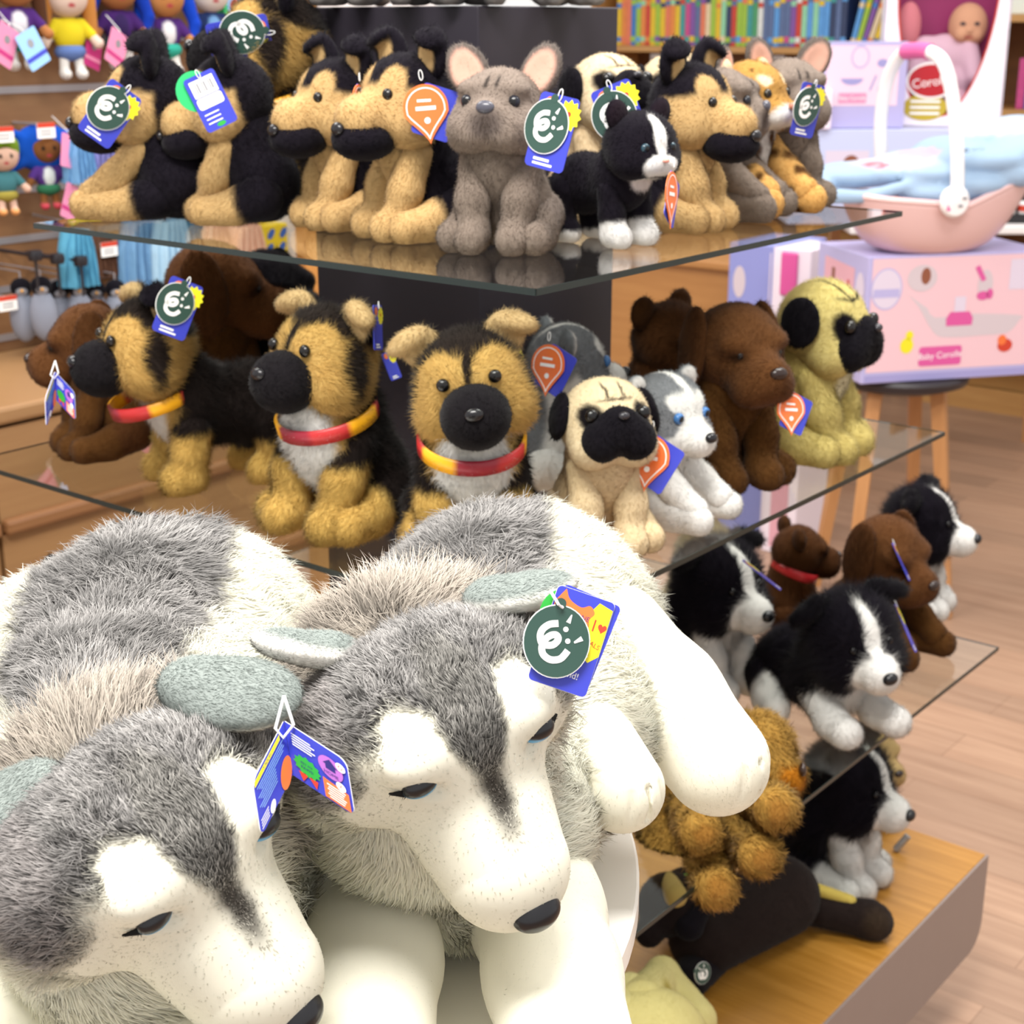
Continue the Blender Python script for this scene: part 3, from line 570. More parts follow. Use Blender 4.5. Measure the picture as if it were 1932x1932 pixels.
def glass_shelf(z, w, label, gap=0.0):
    root = empty('glass_shelf', CORNER + (0, 0, z)); tag(root, label, 'shelf', 'glass shelves of the display stand')
    t = .006; M = np.eye(4); M[:3, 0] = DR; M[:3, 1] = DL
    g = MB(); g.box((.001, .001, -t), (w - .001, w - .001, 0), GLASS, M); g.build('glass_panel', root)
    e = MB()
    for lo, hi in (((0, 0, -t), (w, .0012, -.0003)), ((0, 0, -t), (.0012, w, -.0003)), ((w - .0008, 0, -t * .4), (w, w, -.0003)), ((0, w - .0008, -t * .4), (w, w, -.0003))): e.box(lo, hi, EDGE, M)
    e.build('edge', root); return root
glass_shelf(Z1, .70, 'topmost and smallest glass shelf of the display stand')
glass_shelf(Z2, .885, 'middle glass shelf of the stand holding the collared shepherds')
glass_shelf(Z3, 1.17, 'lowest and widest glass shelf above the wooden base')
col = np.array([-.036, 1.72, 0.0])
m = MB(); DARK = mat('charcoal_laminate', 0x2C2830, .5, spec=.3, noise=(8, .06, (1, 1, 1)))
m.box((0, 0, Z4 - .02), (.262, .262, 1.617), DARK, frame(col), .002)
tag(m.build('display_column'), 'dark square pillar rising through the glass shelves', 'column')
root = empty('display_platform', CORNER); tag(root, 'wooden display platform with grey sides on a dark plinth', 'platform')
def wood(name, c1, c2, scale=(1, 1, 1), ring=6.0, rough=.4, planks=None):
    m, nt, b = new_mat(name)
    tc = nt.nodes.new('ShaderNodeTexCoord'); mp = nt.nodes.new('ShaderNodeMapping'); mp.inputs['Scale'].default_value = scale
    nz = nt.nodes.new('ShaderNodeTexNoise'); nz.inputs['Scale'].default_value = ring; nz.inputs['Detail'].default_value = 6; nz.inputs['Roughness'].default_value = .62
    rp = nt.nodes.new('ShaderNodeValToRGB'); rp.color_ramp.elements[0].color = (*lin(c1), 1); rp.color_ramp.elements[1].color = (*lin(c2), 1)
    rp.color_ramp.elements[0].position = .3; rp.color_ramp.elements[1].position = .72
    nt.links.new(tc.outputs['Object'], mp.inputs[0]); nt.links.new(mp.outputs[0], nz.inputs['Vector']); nt.links.new(nz.outputs[0], rp.inputs[0])
    src = rp.outputs[0]
    if planks:
        bw, bh, rz = planks
        m2 = nt.nodes.new('ShaderNodeMapping'); m2.inputs['Rotation'].default_value = (0, 0, rz)
        br = nt.nodes.new('ShaderNodeTexBrick'); br.inputs['Scale'].default_value = 1; br.inputs['Brick Width'].default_value = bw; br.inputs['Row Height'].default_value = bh
        br.inputs['Mortar Size'].default_value = .0012; br.inputs['Color1'].default_value = (.82, .82, .82, 1); br.inputs['Color2'].default_value = (1.12, 1.1, 1.08, 1); br.inputs['Mortar'].default_value = (.6, .55, .5, 1)
        br.offset = .37; mx = nt.nodes.new('ShaderNodeMix'); mx.data_type = 'RGBA'; mx.blend_type = 'MULTIPLY'; mx.inputs['Factor'].default_value = .8
        nt.links.new(tc.outputs['Object'], m2.inputs[0]); nt.links.new(m2.outputs[0], br.inputs['Vector'])
        nt.links.new(rp.outputs[0], mx.inputs['A']); nt.links.new(br.outputs['Color'], mx.inputs['B']); src = mx.outputs['Result']
        nt.links.new(m2.outputs[0], mp.inputs[0])
    nt.links.new(src, b.inputs['Base Color']); b.inputs['Roughness'].default_value = rough
    MATS[name] = m; return m
OAK = wood('oak_top', 0xB8813A, 0xD09C52, (3, 60, 20), 1.2, .38)
M = np.eye(4); M[:3, 0] = DR; M[:3, 1] = DL
# local y runs along DL: the grain follows it
OAK_DL = wood('oak_grain', 0x9A6820, 0xB8843A, (60, 3, 20), 1.2, .38)
Wb = 1.225
b = MB(); b.box((.0045, .0045, Z4 - .02), (Wb, Wb, Z4), OAK_DL, None, .002); o = b.build('base_top', root); o.rotation_euler = (0, 0, math.radians(YAW_R))
FASC = mat('taupe_fascia', 0x877872, .45, noise=(30, .03, (1, 1, 1)))
def fascia(w):
    r = .045; pts = [(0, 0), (0, -.165 + 0)]
    pts = [(0, 0)] + [(r - r * math.cos(a), -.165 + r - r * math.sin(a)) for a in np.linspace(0, PI / 2, 7)] + [(w - r + r * math.sin(a), -.165 + r - r * math.cos(a)) for a in np.linspace(0, PI / 2, 7)] + [(w, 0)]
    return pts
for nm, R in (('side_panel', np.stack([DR, (0, 0, 1), -DL], 1)), ('side_panel', np.stack([DL, (0, 0, 1), DR], 1))):
    f = MB(); MM = xform((0, 0, Z4), R=R)
    if nm and R[0, 0] == DR[0]: f.prism(fascia(Wb), .004, FASC, MM, z0=-.004)
    else: f.prism([(x + .0, y) for x, y in fascia(Wb)], .004, FASC, MM, z0=0)
    f.build('side_panel', root)
f = MB(); f.box((.10, .10, .0), (Wb - .10, Wb - .10, Z4 - .021), mat('plinth_black', 0x241C1C, .5), M); f.build('plinth', root)
# white round table under the huskies
root = empty('round_table', (-.307, .985, 0)); tag(root, 'round white pedestal table carrying the big huskies', 'table')
WHITE = mat('white_laminate', 0xF4F2EC, .35)
t = MB(); TZ = 1.02; t.lathe([(0, TZ - .022), (.396, TZ - .022), (.399, TZ - .02), (.399, TZ - .002), (.397, TZ), (0, TZ)], WHITE, 120); t.build('tabletop', root, True)
t = MB(); t.lathe([(.03, .03), (.03, TZ - .022)], WHITE, 24); t.build('pedestal', root, True)
t = MB(); t.lathe([(0, 0), (.24, 0), (.24, .012), (.2, .025), (.03, .03), (0, .03)], WHITE, 48); t.build('foot_plate', root, True)
# floor
f = MB(); f.box((-6, -3, -.02), (6, 9, 0), wood('laminate_floor', 0x987862, 0xB2927A, (1.5, 22, 1), 1.6, .42, (1.2, .14, -math.atan2(DL[1], DL[0]))))
tag(f.build('floor'), 'pale wood laminate floor', 'floor', kind='structure')
# ------------------------------------------------------------------ the shop behind: left wall, corner, bookcase
WL, UB = 2.95, 6.3                       # distance of the left wall along DL, of the bookcase front along DR
def on_wall(px, py, w=WL):
    d = ray(px, py); return CAM + d * (w / (d @ DL))
def on_back(px, py, u=UB):
    d = ray(px, py); return CAM + d * ((u - CAM @ DR) / (d @ DR))
def wframe(p):   # x to the right along the left wall (DR), y up, z out of the wall
    M = np.eye(4); M[:3, 0] = DR; M[:3, 1] = (0, 0, 1); M[:3, 2] = -DL; M[:3, 3] = p; return M
def bframe(p):   # x to the right along the back wall (-DL), y up, z towards us
    M = np.eye(4); M[:3, 0] = -DL; M[:3, 1] = (0, 0, 1); M[:3, 2] = -DR; M[:3, 3] = p; return M
SLAT = wood('slatwall_veneer', 0x7C5636, 0x8E6844, (3, 3, 40), 1.0, .5)
ALU = mat('aluminium_strip', 0xA8A4A8, .4, .6); WPAINT = mat('white_paint', 0xE9E4E2, .6); POST = wood('post_wood', 0xB07838, 0xC68C48, (30, 30, 2), 1.2, .45)
u1 = float(on_wall(545, 300) @ DR)
o0 = DL * WL; f = MB(); B0 = wframe(o0)
f.box((.4, 0, -.06), (u1 - .09, 2.6, 0), SLAT, B0)
for k in range(24): f.box((.4, .93 + k * .105, .0), (u1 - .09, .945 + k * .105, .003), ALU, B0)
tag(f.build('wall_left'), 'wood slatwall with thin metal grooves', 'wall', kind='structure')
f = MB(); f.box((u1 - .09, 0, -.06), (u1, 2.6, .012), WPAINT, B0); tag(f.build('trim_1'), 'white upright strip at the end of the slatwall', 'trim', kind='structure')
f = MB(); u2 = float(on_wall(583, 300) @ DR); f.box((u1, 0, -.06), (u2, 2.6, .05), POST, B0); tag(f.build('trim_2'), 'wooden corner post', 'trim', kind='structure')
f = MB(); u3 = float(on_wall(830, 300) @ DR); f.box((u2, 0, -.06), (u3, 2.6, .0), WPAINT, B0); tag(f.build('wall_corner'), 'white wall behind the dark pillar', 'wall', kind='structure')
# drawers cabinet along the left wall
CAB = wood('cabinet_wood', 0x8C6844, 0x9C7850, (2, 2, 30), 1.2, .42); CABE = wood('cabinet_lip', 0x7C5434, 0x8C6440, (2, 2, 30), 1.2, .4)
root = empty('drawer_cabinet', tuple(o0 - DL * .45)); tag(root, 'long wooden drawer cabinet under the slatwall', 'cabinet')
def wl(lo, hi, m, bev=0.0, out=.45, nm='x', par=root):
    b = MB(); MM = wframe(-DL * 0); b.box(lo, hi, m, MM, bev); o = b.build(nm, par); return o
wl((.5, 0, -.44), (u2 - .02, .875, -.02), CAB, nm='carcass'); wl((.5, .876, -.44), (u2, .91, .012), CAB, .008, nm='worktop')
for k, (z0, z1) in enumerate(((.68, .868), (.46, .66), (.24, .44), (.03, .22))):
    for a, b_ in ((.5, 1.55), (1.56, 2.6), (2.61, u2 - .03)):
        d = wl((a, z0, -.019), (b_, z1, .0), CAB, nm='drawer'); l = wl((a, z0 - .018, -.006), (b_, z0 + .012, .022), CABE, .008, nm='drawer_lip', par=d)
# hooks, dolls, tags on the wall
def small_doll(px, py, h, hair, skin, top, under, label, style='long', legs=0xF0EDE8, w=WL - .08, shoe=0xE8E4E0):
    """hanging rag doll; (px, py) = the chin, h = height in m"""
    p = on_wall(px, py, w); root = toy_root('rag_doll', tuple(p), math.degrees(math.atan2(DR[1], DR[0])) - 20, label, 'doll', 'rag dolls on the wall'); s = h * 100 / 24.0
    P = lambda nm, pr, sp, n=20: plush(root, nm, pr, sp, .5, n, None, s, dict(dens=0), 0, ground=-9)
    P('head', [('e', (0, 0, 4.2), (4.4, 3.8, 4.4))], [(skin, 0), ('e', (0, -4, 2.2), (.9, 1.2, .45), 0xC8505A, .2, 0), *pm(E((1.5, -3.7, 4.2), (.5, .8, .6), 0x2A2420, .2))])
    hp = [('e', (0, .9, 5.6), (4.9, 4.2, 4.4))]
    hp += {'long': mir(('c', (4.2, 0, 4.5), (5.0, .6, -3.5), 1.7, 1.2)), 'tails': mir(('c', (4.4, 0, 5), (6.4, -.6, -1.5), 1.9, 1.2), ('c', (6.4, -.6, -1.5), (5.4, -1, -6), 1.3, .9)), 'big': [('e', (0, 1.5, 4), (8.5, 3.8, 6.5))] + mir(('c', (5, 1, 6), (9, 0, 9), 2, .7), ('c', (6, 1, 1), (9.5, 0, -1.5), 2, .7)), 'cap': [('e', (0, .5, 7), (4.7, 4.2, 3))]}[style]
    hp.append(('sub', ('e', (0, -4.6, 3.2), (3.4, 3.4, 3.7)), .6)); P('hair', hp, [(hair, 0)], 26)
    P('shirt', [('e', (0, .2, -3.4), (3.3, 2.3, 3.6)), ('c', (2.6, 0, -1.4), (4.4, -.6, -3.6), 1.2, 1.1), ('c', (-2.6, 0, -1.4), (-4.4, -.6, -3.6), 1.2, 1.1)], [(top[0], 0), ('e', (0, -2.4, -3.2), (1.7, 1.4, 3.4), top[1], .15, 0)])
    P('skirt', [('e', (0, .2, -6.8), (3.3, 2.4, 1.9))], [(under, 0)])
    for q in (-1, 1):
        P('arm', [('c', (q * 4.3, -.6, -3.6), (q * 5.6, -1.2, -5.2), .9, 1.1)], [(skin, 0)], 12); P('leg', [('c', (q * 1.5, 0, -8), (q * 1.7, -.4, -10.6), 1.0, 1.0), ('e', (q * 1.7, -1.1, -11.2), (1.2, 1.9, 1.1))], [(legs, 0), ('e', (q * 1.7, -1.1, -11.6), (2, 3, 1.3), shoe, .2, 0)], 14)
    hk = MB(); hk.tube([app(np.linalg.inv(ROOTM[root.name]), (p + DL * .10)[None])[0] + (0, 0, h * .36), np.array((0, .02, h * .36)), np.array((0, 0, h * .34))], .002, ALU, 6); hk.build('hanging_loop', root)
    return root
small_doll(30, 12, .25, 0x5A3A28, 0xB5794A, (0x54307A, 0xE8E4EA), 0x3AA090, 'brown-haired rag doll in a purple jacket, highest at the left edge', 'long')
small_doll(128, 32, .25, 0xC98A48, 0xE8D2C4, (0xE6D22E, 0xE6D22E), 0x6A84C0, 'rag doll in a yellow shirt hanging on the slatwall', 'long')
small_doll(222, 18, .25, 0x1B3FB0, 0xB5794A, (0x4A2A6E, 0x3A2A5A), 0x2A5A5A, 'blue-haired rag doll directly right of the yellow-shirted doll', 'tails', w=WL - .06)
small_doll(312, 32, .25, 0x1B48C4, 0xC88A52, (0x54307A, 0xF0EEF0), 0x3AB09A, 'blue-haired rag doll with a white shirt front hanging nearest the tagged shepherd', 'tails')
small_doll(398, 22, .25, 0x5A8A48, 0xEADCD4, (0x2C3C6A, 0x7AA8D8), 0x2C3C6A, 'pale rag doll in a green cap beside the teal cards', 'cap')
small_doll(88, 308, .19, 0x1B58C8, 0x8A5A34, (0x5A3A8A, 0xE8F0EE), 0x3A7A58, 'rag doll with a huge blue hair and white glasses on the lower hook', 'big', shoe=0xE05A6A, legs=0x8A5A34)
small_doll(8, 322, .18, 0x7A9A30, 0xE2BCA8, (0x4A8088, 0x4A8088), 0xA89A48, 'green-haired rag doll at the left edge on the lower hook', 'cap', shoe=0xF0B070, legs=0xE2BCA8)
def wall_card(px, py, w, h, rz, col, stripe, label, off=.13, nm='swing_tag', grp='swing tags of the rag dolls', cat='tag'):
    M = wframe(on_wall(px, py, WL - off)) @ xform(rz=rz, rx=-6, ry=14); c = MB(); c.prism(rrect(w, h, w * .06), .001, CARD[col], M); z = .0015
    if stripe: c.flat([(-w * .5, -h * .28), (w * .5, -h * .28), (w * .5, -h * .16), (-w * .5, -h * .16)], CARD[stripe], M, z); c.flat([(x, h * .15 + y) for x, y in disc(w * .14, 14)], CARD['grey'], M, z)
    c.tube(app(M, np.array([(0, h * .5, 0), (.004, h * .62, -.01), (0, h * .5 + .04, -.05)])), .001, STRING, 5)
    return tag(c.build(nm), label, cat, grp)
wall_card(220, 92, .062, .075, -28, 'pink', 'magenta', 'pink swing tag under the blue-haired doll with dark shirt'); wall_card(287, 98, .058, .075, -30, 'pink', 'magenta', 'pink swing tag nearest the tagged shepherd toy')
wall_card(176, 98, .052, .07, -20, 'magenta', 'pink', 'dark pink swing tag right beside the yellow-shirted doll', .09); wall_card(10, 85, .06, .08, -28, 'pink', 'magenta', 'pink swing tag at the left edge of the top row')
wall_card(62, 92, .065, .075, 22, 'sky', 'blue', 'light blue swing tag left of the yellow-shirted doll'); wall_card(130, 285, .05, .07, -15, 'pink', None, 'pink swing tag beside the big blue hair'); wall_card(134, 382, .052, .075, -26, 'pink', 'magenta', 'pink swing tag below the doll with white glasses')
def price(px, py, label, off=.12):
    M = wframe(on_wall(px, py, WL - off)); c = MB(); c.box((-.022, -.016, -.001), (.022, .016, .001), CARD['white'], M); c.box((-.022, .006, .001), (.022, .016, .0015), CARD['red'], M)
    for k in range(2): c.stroke([(-.015, -.001 - k * .007), (.012, -.001 - k * .007)], .003, CARD['grey'], M, .0012, .0002)
    c.tube(app(M, np.array([(0, .012, -.001), (0, .012, -off + .004)])), .003, ALU, 6); return tag(c.build('price_label'), label, 'price label', 'price labels on wall hooks')
price(87, 246, 'white price label above the big blue-haired doll'); price(8, 254, 'white price label at the left edge above the green-haired doll'); price(206, 470, 'white price label in front of the blue garments'); price(15, 572, 'white price label at the left edge beside the grey penguins')
def garment(px0, px1, py0, py1, col, label, off=.12, fold=6, nm='hanging_garment', flare=.15, stuff=None):
    a = on_wall((px0 + px1) / 2, py0, WL - off); wd = np.linalg.norm(on_wall(px1, py0, WL - off) - on_wall(px0, py0, WL - off)); h = a[2] - on_wall((px0 + px1) / 2, py1, WL - off)[2]
    n, k = 40, 12; V = []; T = []
    for side in (1, -1):
        for j in range(k + 1):
            t = j / k; w = wd * (.72 + .28 * min(1, t * 3) + flare * t)
            for i in range(n + 1): x = (i / n - .5); V.append((x * w, -t * h, side * (.022 + .012 * math.sin(x * fold * 6.28 + j * .15) * (.4 + t)) * (1 - (2 * x) ** 8)))
    m_ = (k + 1) * (n + 1)
    for sd in (0, 1):
        for j in range(k):
            for i in range(n):
                q = sd * m_ + j * (n + 1) + i; t = [(q, q + n + 1, q + n + 2), (q, q + n + 2, q + 1)]; T += t if sd == 0 else [x[::-1] for x in t]
    M = wframe(a); m = MB(); m.add(app(M, np.array(V)), T, mat('cloth_%06x' % col, col, .9, spec=.1, noise=(60, .12, (1, 1, 1)))); m.tube(app(M, np.array([(0, -.004, -.02), (0, .012, 0), (0, .02, -off + .004)])), .003, ALU, 6)
    return tag(m.build(nm, None, True), label, 'clothing', 'doll clothes hanging on the wall')
garment(120, 165, 262, 345, 0x6C9CC8, 'pale blue doll garment beside the doll with white glasses'); garment(158, 215, 268, 345, 0x7C7CB4, 'lavender doll garment behind the profile puppy')
garment(112, 168, 432, 540, 0x5AA0C0, 'teal doll garment under the top glass shelf', .15); garment(165, 205, 440, 520, 0x6A4A3A, 'brown doll garment between the teal and blue ones', .08)
garment(222, 300, 415, 560, 0x6E98BE, 'denim blue doll dress under the top glass shelf'); garment(285, 352, 415, 560, 0xA4C6DC, 'pale blue doll dress right of the denim one', .16); garment(345, 378, 415, 540, 0x4E7A96, 'dark blue doll garment beside the peach dresses')
garment(372, 428, 418, 540, 0xDDB49C, 'peach doll dress on the left', .14); garment(425, 495, 425, 560, 0xE8BEA6, 'peach doll dress nearest the yellow packet', .13)
for i, (px, py) in enumerate(((66, 482), (108, 488), (152, 492))):
    p = on_wall(px, py, WL - .2); m = MB(); m.tube([p + DL * .197, p], .004, mat('black_plastic', 0x1C1A20, .4), 8); m.lathe([(0, -.012), (.014, -.010), (.016, 0), (.014, .010), (0, .012)], MATS['black_plastic'], 16, xform(p)); m.tube([p - (0, 0, .005), p - (0, 0, .075)], .003, MATS['black_plastic'], 6)
    tag(m.build('wall_hook', None, True), ('left', 'middle', 'right')[i] + ' black wall hook above the grey penguins', 'hook', 'black wall hooks')
for i, (px, py) in enumerate(((40, 548), (78, 545), (112, 552), (148, 548), (180, 552), (218, 550), (252, 556))):
    p = on_wall(px, py, WL - (.10 + .05 * (i % 2))); root = toy_root('penguin_plush', tuple(p), math.degrees(math.atan2(DR[1], DR[0])) - 30, ('first', 'second', 'third', 'fourth', 'fifth', 'sixth', 'seventh')[i] + ' grey penguin soft toy from the left in the wall row', 'soft toy', 'grey penguins hanging in a row'); s = .62
    plush(root, 'body', [('e', (0, 0, -9), (4.6, 4, 9))], [(0x9AA0B0, .2)], 1, 22, None, s, dict(dens=6, width=.05), ground=-9)
    plush(root, 'head', [('e', (0, 0, 1), (3.6, 3.4, 3.4))], [(0x17151C, .2), ('e', (0, -3.4, -.4), (2.2, 2, 1.6), 0xB8BCC8, .2, None)], 1, 20, None, s, dict(dens=6, width=.05), ground=-9)
    bead(root, 'beak', [('e', (0, -3.6, .4), (.6, 1.2, .5))], [(0xD89A30, 0)], .2, 10, None, s); hk = MB(); hk.tube(app(np.linalg.inv(ROOTM[root.name]), np.array([p + (0, 0, .025), p + (0, 0, .04), p + (0, 0, .04) + DL * .147])), .002, ALU, 5); hk.build('hanging_loop', root)
# yellow packet with a blue pattern, teal cards
M = wframe(on_wall(524, 535, WL - .06)); m = MB(); w_, h_ = .085, .30; m.box((-w_ / 2, -h_ / 2, -.05), (w_ / 2, h_ / 2, 0), mat('packet_yellow', 0xE8C81E, .45), M, .004); BL = mat('packet_blue', 0x3A62B4, .5)
for j in range(8):
    for i in range(2): m.flat([((i - .5) * .042 + (j % 2) * .006 + .014 * math.cos(t) * .8 + .006 * math.sin(t), -.125 + j * .036 + .013 * math.sin(t)) for t in np.linspace(0, 6.28, 14)[:-1]], BL, M, .0008)
tag(m.build('toy_packet'), 'yellow packet printed with blue shapes, hanging by the wooden post', 'packet')
M = wframe(on_wall(482, 2, WL - .05)); m = MB(); m.box((-.10, -.05, -.045), (.10, .06, 0), CARD['teal'], M, .002); RD = mat('card_maroon', 0x9A4434, .5)
for x in (-.066, 0, .066): m.flat([(x + a, b - .012) for a, b in disc(.024, 18)], CARD['sky'], M, .0006); m.flat([(x + a, b - .012) for a, b in disc(.017, 18)], RD, M, .001)
tag(m.build('card_pack'), 'teal card pack with three round red pictures high on the wall', 'pack')

# bookcase along the back wall
SHW = wood('bookcase_wood', 0xB4844C, 0xC89A5E, (2, 2, 30), 1.2, .45); SHD = wood('bookcase_back', 0x6A4420, 0x7A5028, (2, 2, 20), 1.2, .6)
xa = -float(on_back(1120, 90) @ DL); xb = -float(on_back(1735, 90) @ DL); zb = float(on_back(1350, 88)[2])
B1 = bframe(DR * UB)
f = MB(); f.box((-3.2, 0, -.50), (4.5, 2.6, -.42), mat('back_wall_paint', 0xDDD6CC, .7), B1); tag(f.build('wall_back'), 'pale wall behind the bookcase', 'wall', kind='structure')
root = empty('bookcase', tuple(DR * UB)); tag(root, 'wooden bookcase full of colourful books behind the pillar', 'bookcase')
B1 = bframe((0, 0, 0))
def bl(lo, hi, m, nm, par=root, bev=0.0): b = MB(); b.box(lo, hi, m, B1, bev); return b.build(nm, par)
bl((xa, 0, -.41), (xb, 2.35, -.39), SHD, 'back_panel'); bl((xa - .02, 0, -.41), (xa, 2.35, 0), SHW, 'side_panel'); bl((xb, 0, -.41), (xb + .02, 2.35, 0), SHW, 'side_panel')
for z in (zb, zb - .42, zb - .84, .08, zb + .42): bl((xa, z - .028, -.39), (xb, z, 0), SHW, 'shelf_board', bev=.003)
for px in (1245, 1462): x = -float(on_back(px, 105) @ DL); bl((x - .05, zb - .085, -.004), (x + .05, zb - .035, .004), mat('label_grey', 0x9A8E88, .5), 'shelf_label')
COLS = dict(yellow=0xE0BE28, orange=0xE08840, blue=0x3A78C0, lime=0x9CC040, red=0xC84030, teal=0x3E9A98, pink=0xC84A88, purple=0x8052A0, cream=0xE0CBA6, green=0x4A9A68, slate=0x5A6E98, navy=0x2C3A5E, sky=0x5A9CDC, white=0xDCE0DC, mint=0x92D0A8, coral=0xE07A58)
SEQ = 'yellow orange coral blue lime orange red yellow lime yellow coral orange yellow teal pink purple slate coral cream lime yellow mint navy red lime lime teal green white slate slate sky slate slate purple red mint sky mint sky sky navy slate navy'.split()
ORD = 'first second third fourth fifth sixth seventh eighth ninth tenth'.split()
x = -float(on_back(1150, 50) @ DL); x_end = -float(on_back(1585, 50) @ DL); bw = (x_end - x) / len(SEQ); cnt = {}
rb = np.random.default_rng(3); PG = mat('paper_block', 0xE8E0D0, .8)
def ordn(n): return ORD[n - 1] if n <= 10 else str(n) + 'th'
def book(xc, wd, h, d, colname, tilt, label, band):
    b = MB(); M = bframe(DR * (UB + .06)) @ xform((xc, zb + .0008 + wd * .5 * math.sin(math.radians(abs(tilt))), 0), rz=tilt); m = mat('book_' + colname, COLS[colname], .4, noise=(40, .15, (1, 1, 1)))
    b.box((-wd / 2, 0, -d), (wd / 2, h, 0), m, M, min(.002, wd * .2)); b2 = MATS.get('bookband_' + band) or mat('bookband_' + band, COLS[band], .4)
    for z0, z1 in ((.06, .14), (.62, .7)): b.box((-wd / 2 + .0005, h * z0, -.001), (wd / 2 - .0005, h * z1, .0012), b2, M)
    b.box((-wd / 2 + .002, h - .0005, -d + .004), (wd / 2 - .002, h + .0006, -.004), PG, M)
    return tag(b.build('book'), label, 'book', 'books on the bookcase shelf')
for i, cn in enumerate(SEQ):
    w_ = bw * .94; cnt[cn] = cnt.get(cn, 0) + 1
    book(x + bw * (i + .5), w_, .27 + .05 * rb.random(), .2, cn, 0, f'upright {cn} book, {ordn(i + 1)} from the pillar on the bookcase shelf', SEQ[(i * 7 + 3) % len(SEQ)])
lean = ['sky', 'lime', 'purple', 'cream', 'yellow', 'blue', 'orange', 'slate']
for i, cn in enumerate(lean):
    book(x_end + .03 + i * .026, .022, .27, .19, cn, -12 - i * 1.6, f'leaning {cn} book, {ordn(i + 1)} of the slanted ones by the doll carton', lean[(i + 3) % 8])
# second bookcase at the right edge
root = empty('bookcase', tuple(DR * UB)); tag(root, 'wooden shelving at the right edge behind the doll carton', 'bookcase')
x0 = -float(on_back(1800, 90) @ DL); z1 = float(on_back(1910, 27)[2]); z2 = float(on_back(1910, 207)[2])
bl((x0, 0, -.41), (x0 + 1.6, 2.35, -.39), SHD, 'back_panel', root); bl((x0 - .02, 0, -.41), (x0, 2.35, 0), SHW, 'side_panel', root)
for z in (z1, z2, z2 - .4, .1): bl((x0, z - .03, -.39), (x0 + 1.6, z, 0), SHW, 'shelf_board', root, .003)
bl((x0, 0, -.02), (x0 + 1.6, .10, .02), SHW, 'plinth', root)
def carton(name, M, w, h, d, cols, label, prints=None, cat='box', group=None):
    """box whose front face is centred on M (x right, y up, z out); bottom at y = 0"""
    b = MB(); b.box((-w / 2, 0, -d), (w / 2, h, 0), cols[0], M, .004); o = b.build(name); tag(o, label, cat, group)
    if prints: prints(o)
    return o
bk = bframe(on_back(1915, 207, UB + .05)); bk[2, 3] = z2 + .001
for i, cn in enumerate(('pink', 'blue', 'red')):
    b = MB(); b.box((i * .035, 0, -.15), (i * .035 + .032, .2, 0), MATS['book_' + cn], bk, .002); tag(b.build('book'), f'upright {cn} book on the shelf at the right edge of the picture', 'book', 'books on the right shelf')
M = bframe(on_back(1915, 27, UB + .05)); M[2, 3] = z1 + .001
carton('snack_pack', M, .26, .12, .15, (mat('pack_pale', 0xE4EAE0, .5),), 'pale pack on the upper shelf at the right edge', None, 'pack')
# wooden counter right of the pillar
root = empty('counter', tuple(DR * 4.5)); tag(root, 'wooden counter right of the dark pillar', 'counter')
xa = -float(on_back(1120, 600, 4.5) @ DL); xb = -float(on_back(1385, 600, 4.5) @ DL); zt = float(on_back(1250, 482, 4.5)[2])
CNT = wood('counter_wood', 0xA87440, 0xB8844C, (2, 2, 30), 1.2, .45)
bl((xa, 0, -.5), (xb, zt - .03, -.01), CNT, 'body', root); bl((xa - .02, zt - .03, -.52), (xb + .02, zt, .015), CNT, 'top', root, .008)

# stool, cartons, doll carrier
f_ = on_z(1785, 1165, 0); sc_ = np.array((f_[0] - .16, f_[1] + .13, 0)); root = empty('stool', tuple(sc_)); tag(root, 'round black stool with pale wooden legs carrying the pink carton', 'stool')
SZ = .69; BLK = mat('black_seat', 0x2A2428, .45); LEG = wood('leg_wood', 0xB07C4C, 0xC28E5C, (30, 30, 2), 1.2, .45)
b = MB(); b.lathe([(0, SZ - .05), (.14, SZ - .048), (.19, SZ - .03), (.197, SZ - .012), (.19, SZ - .002), (.0, SZ)], BLK, 48); b.build('seat', root, True)
for a in (-39, 51, 141, 231):
    c_, s_ = math.cos(math.radians(a)), math.sin(math.radians(a)); b = MB(); b.tube([(c_ * .208, s_ * .208, 0), (c_ * .125, s_ * .125, SZ - .045)], [.019, .027], LEG, 4); b.build('leg', root)
PINK = mat('carton_pink', 0xE6BFC8, .4); LAV = mat('carton_lavender', 0xB4AEDA, .4); LAV2 = mat('carton_lilac', 0x9C98CC, .4); PER = mat('carton_periwinkle', 0x8C92CE, .4); PW = mat('carton_pale', 0xEDE2EE, .4); MAG = mat('print_magenta', 0xD4569A, .4); GRY = mat('print_grey', 0xCDBFC6, .4); BRN = mat('print_brown', 0x8A5038, .4); PALE = mat('print_pale', 0xD8CCDE, .4); ROSE = mat('print_rose', 0xDFA8B6, .4)
p = on_y(1625, 700, 3.93); p[2] = SZ + .001; th = math.radians(14); M = np.eye(4); M[:3, 0] = (math.cos(th), math.sin(th), 0); M[:3, 1] = (0, 0, 1); M[:3, 2] = (math.sin(th), -math.cos(th), 0); M[:3, 3] = p
root = empty('toy_carton', tuple(p)); tag(root, 'pink and lavender toy bath carton lying on the black stool', 'box'); inv = np.eye(4); inv[:3, 3] = -p; ML = inv @ M; bw_, bh = .52, .335
b = MB(); b.box((0, 0, -.30), (bw_, bh, 0), LAV, ML, .003); b.build('carton', root)
b = MB(); z = .0006
b.flat([(.012, .03), (bw_ - .004, .03), (bw_ - .004, bh - .006), (.012, bh - .006)], PINK, ML, z); b.flat([(0.01, .003), (bw_, .003), (bw_, .022), (.01, .022)], LAV2, ML, z)
z = .001
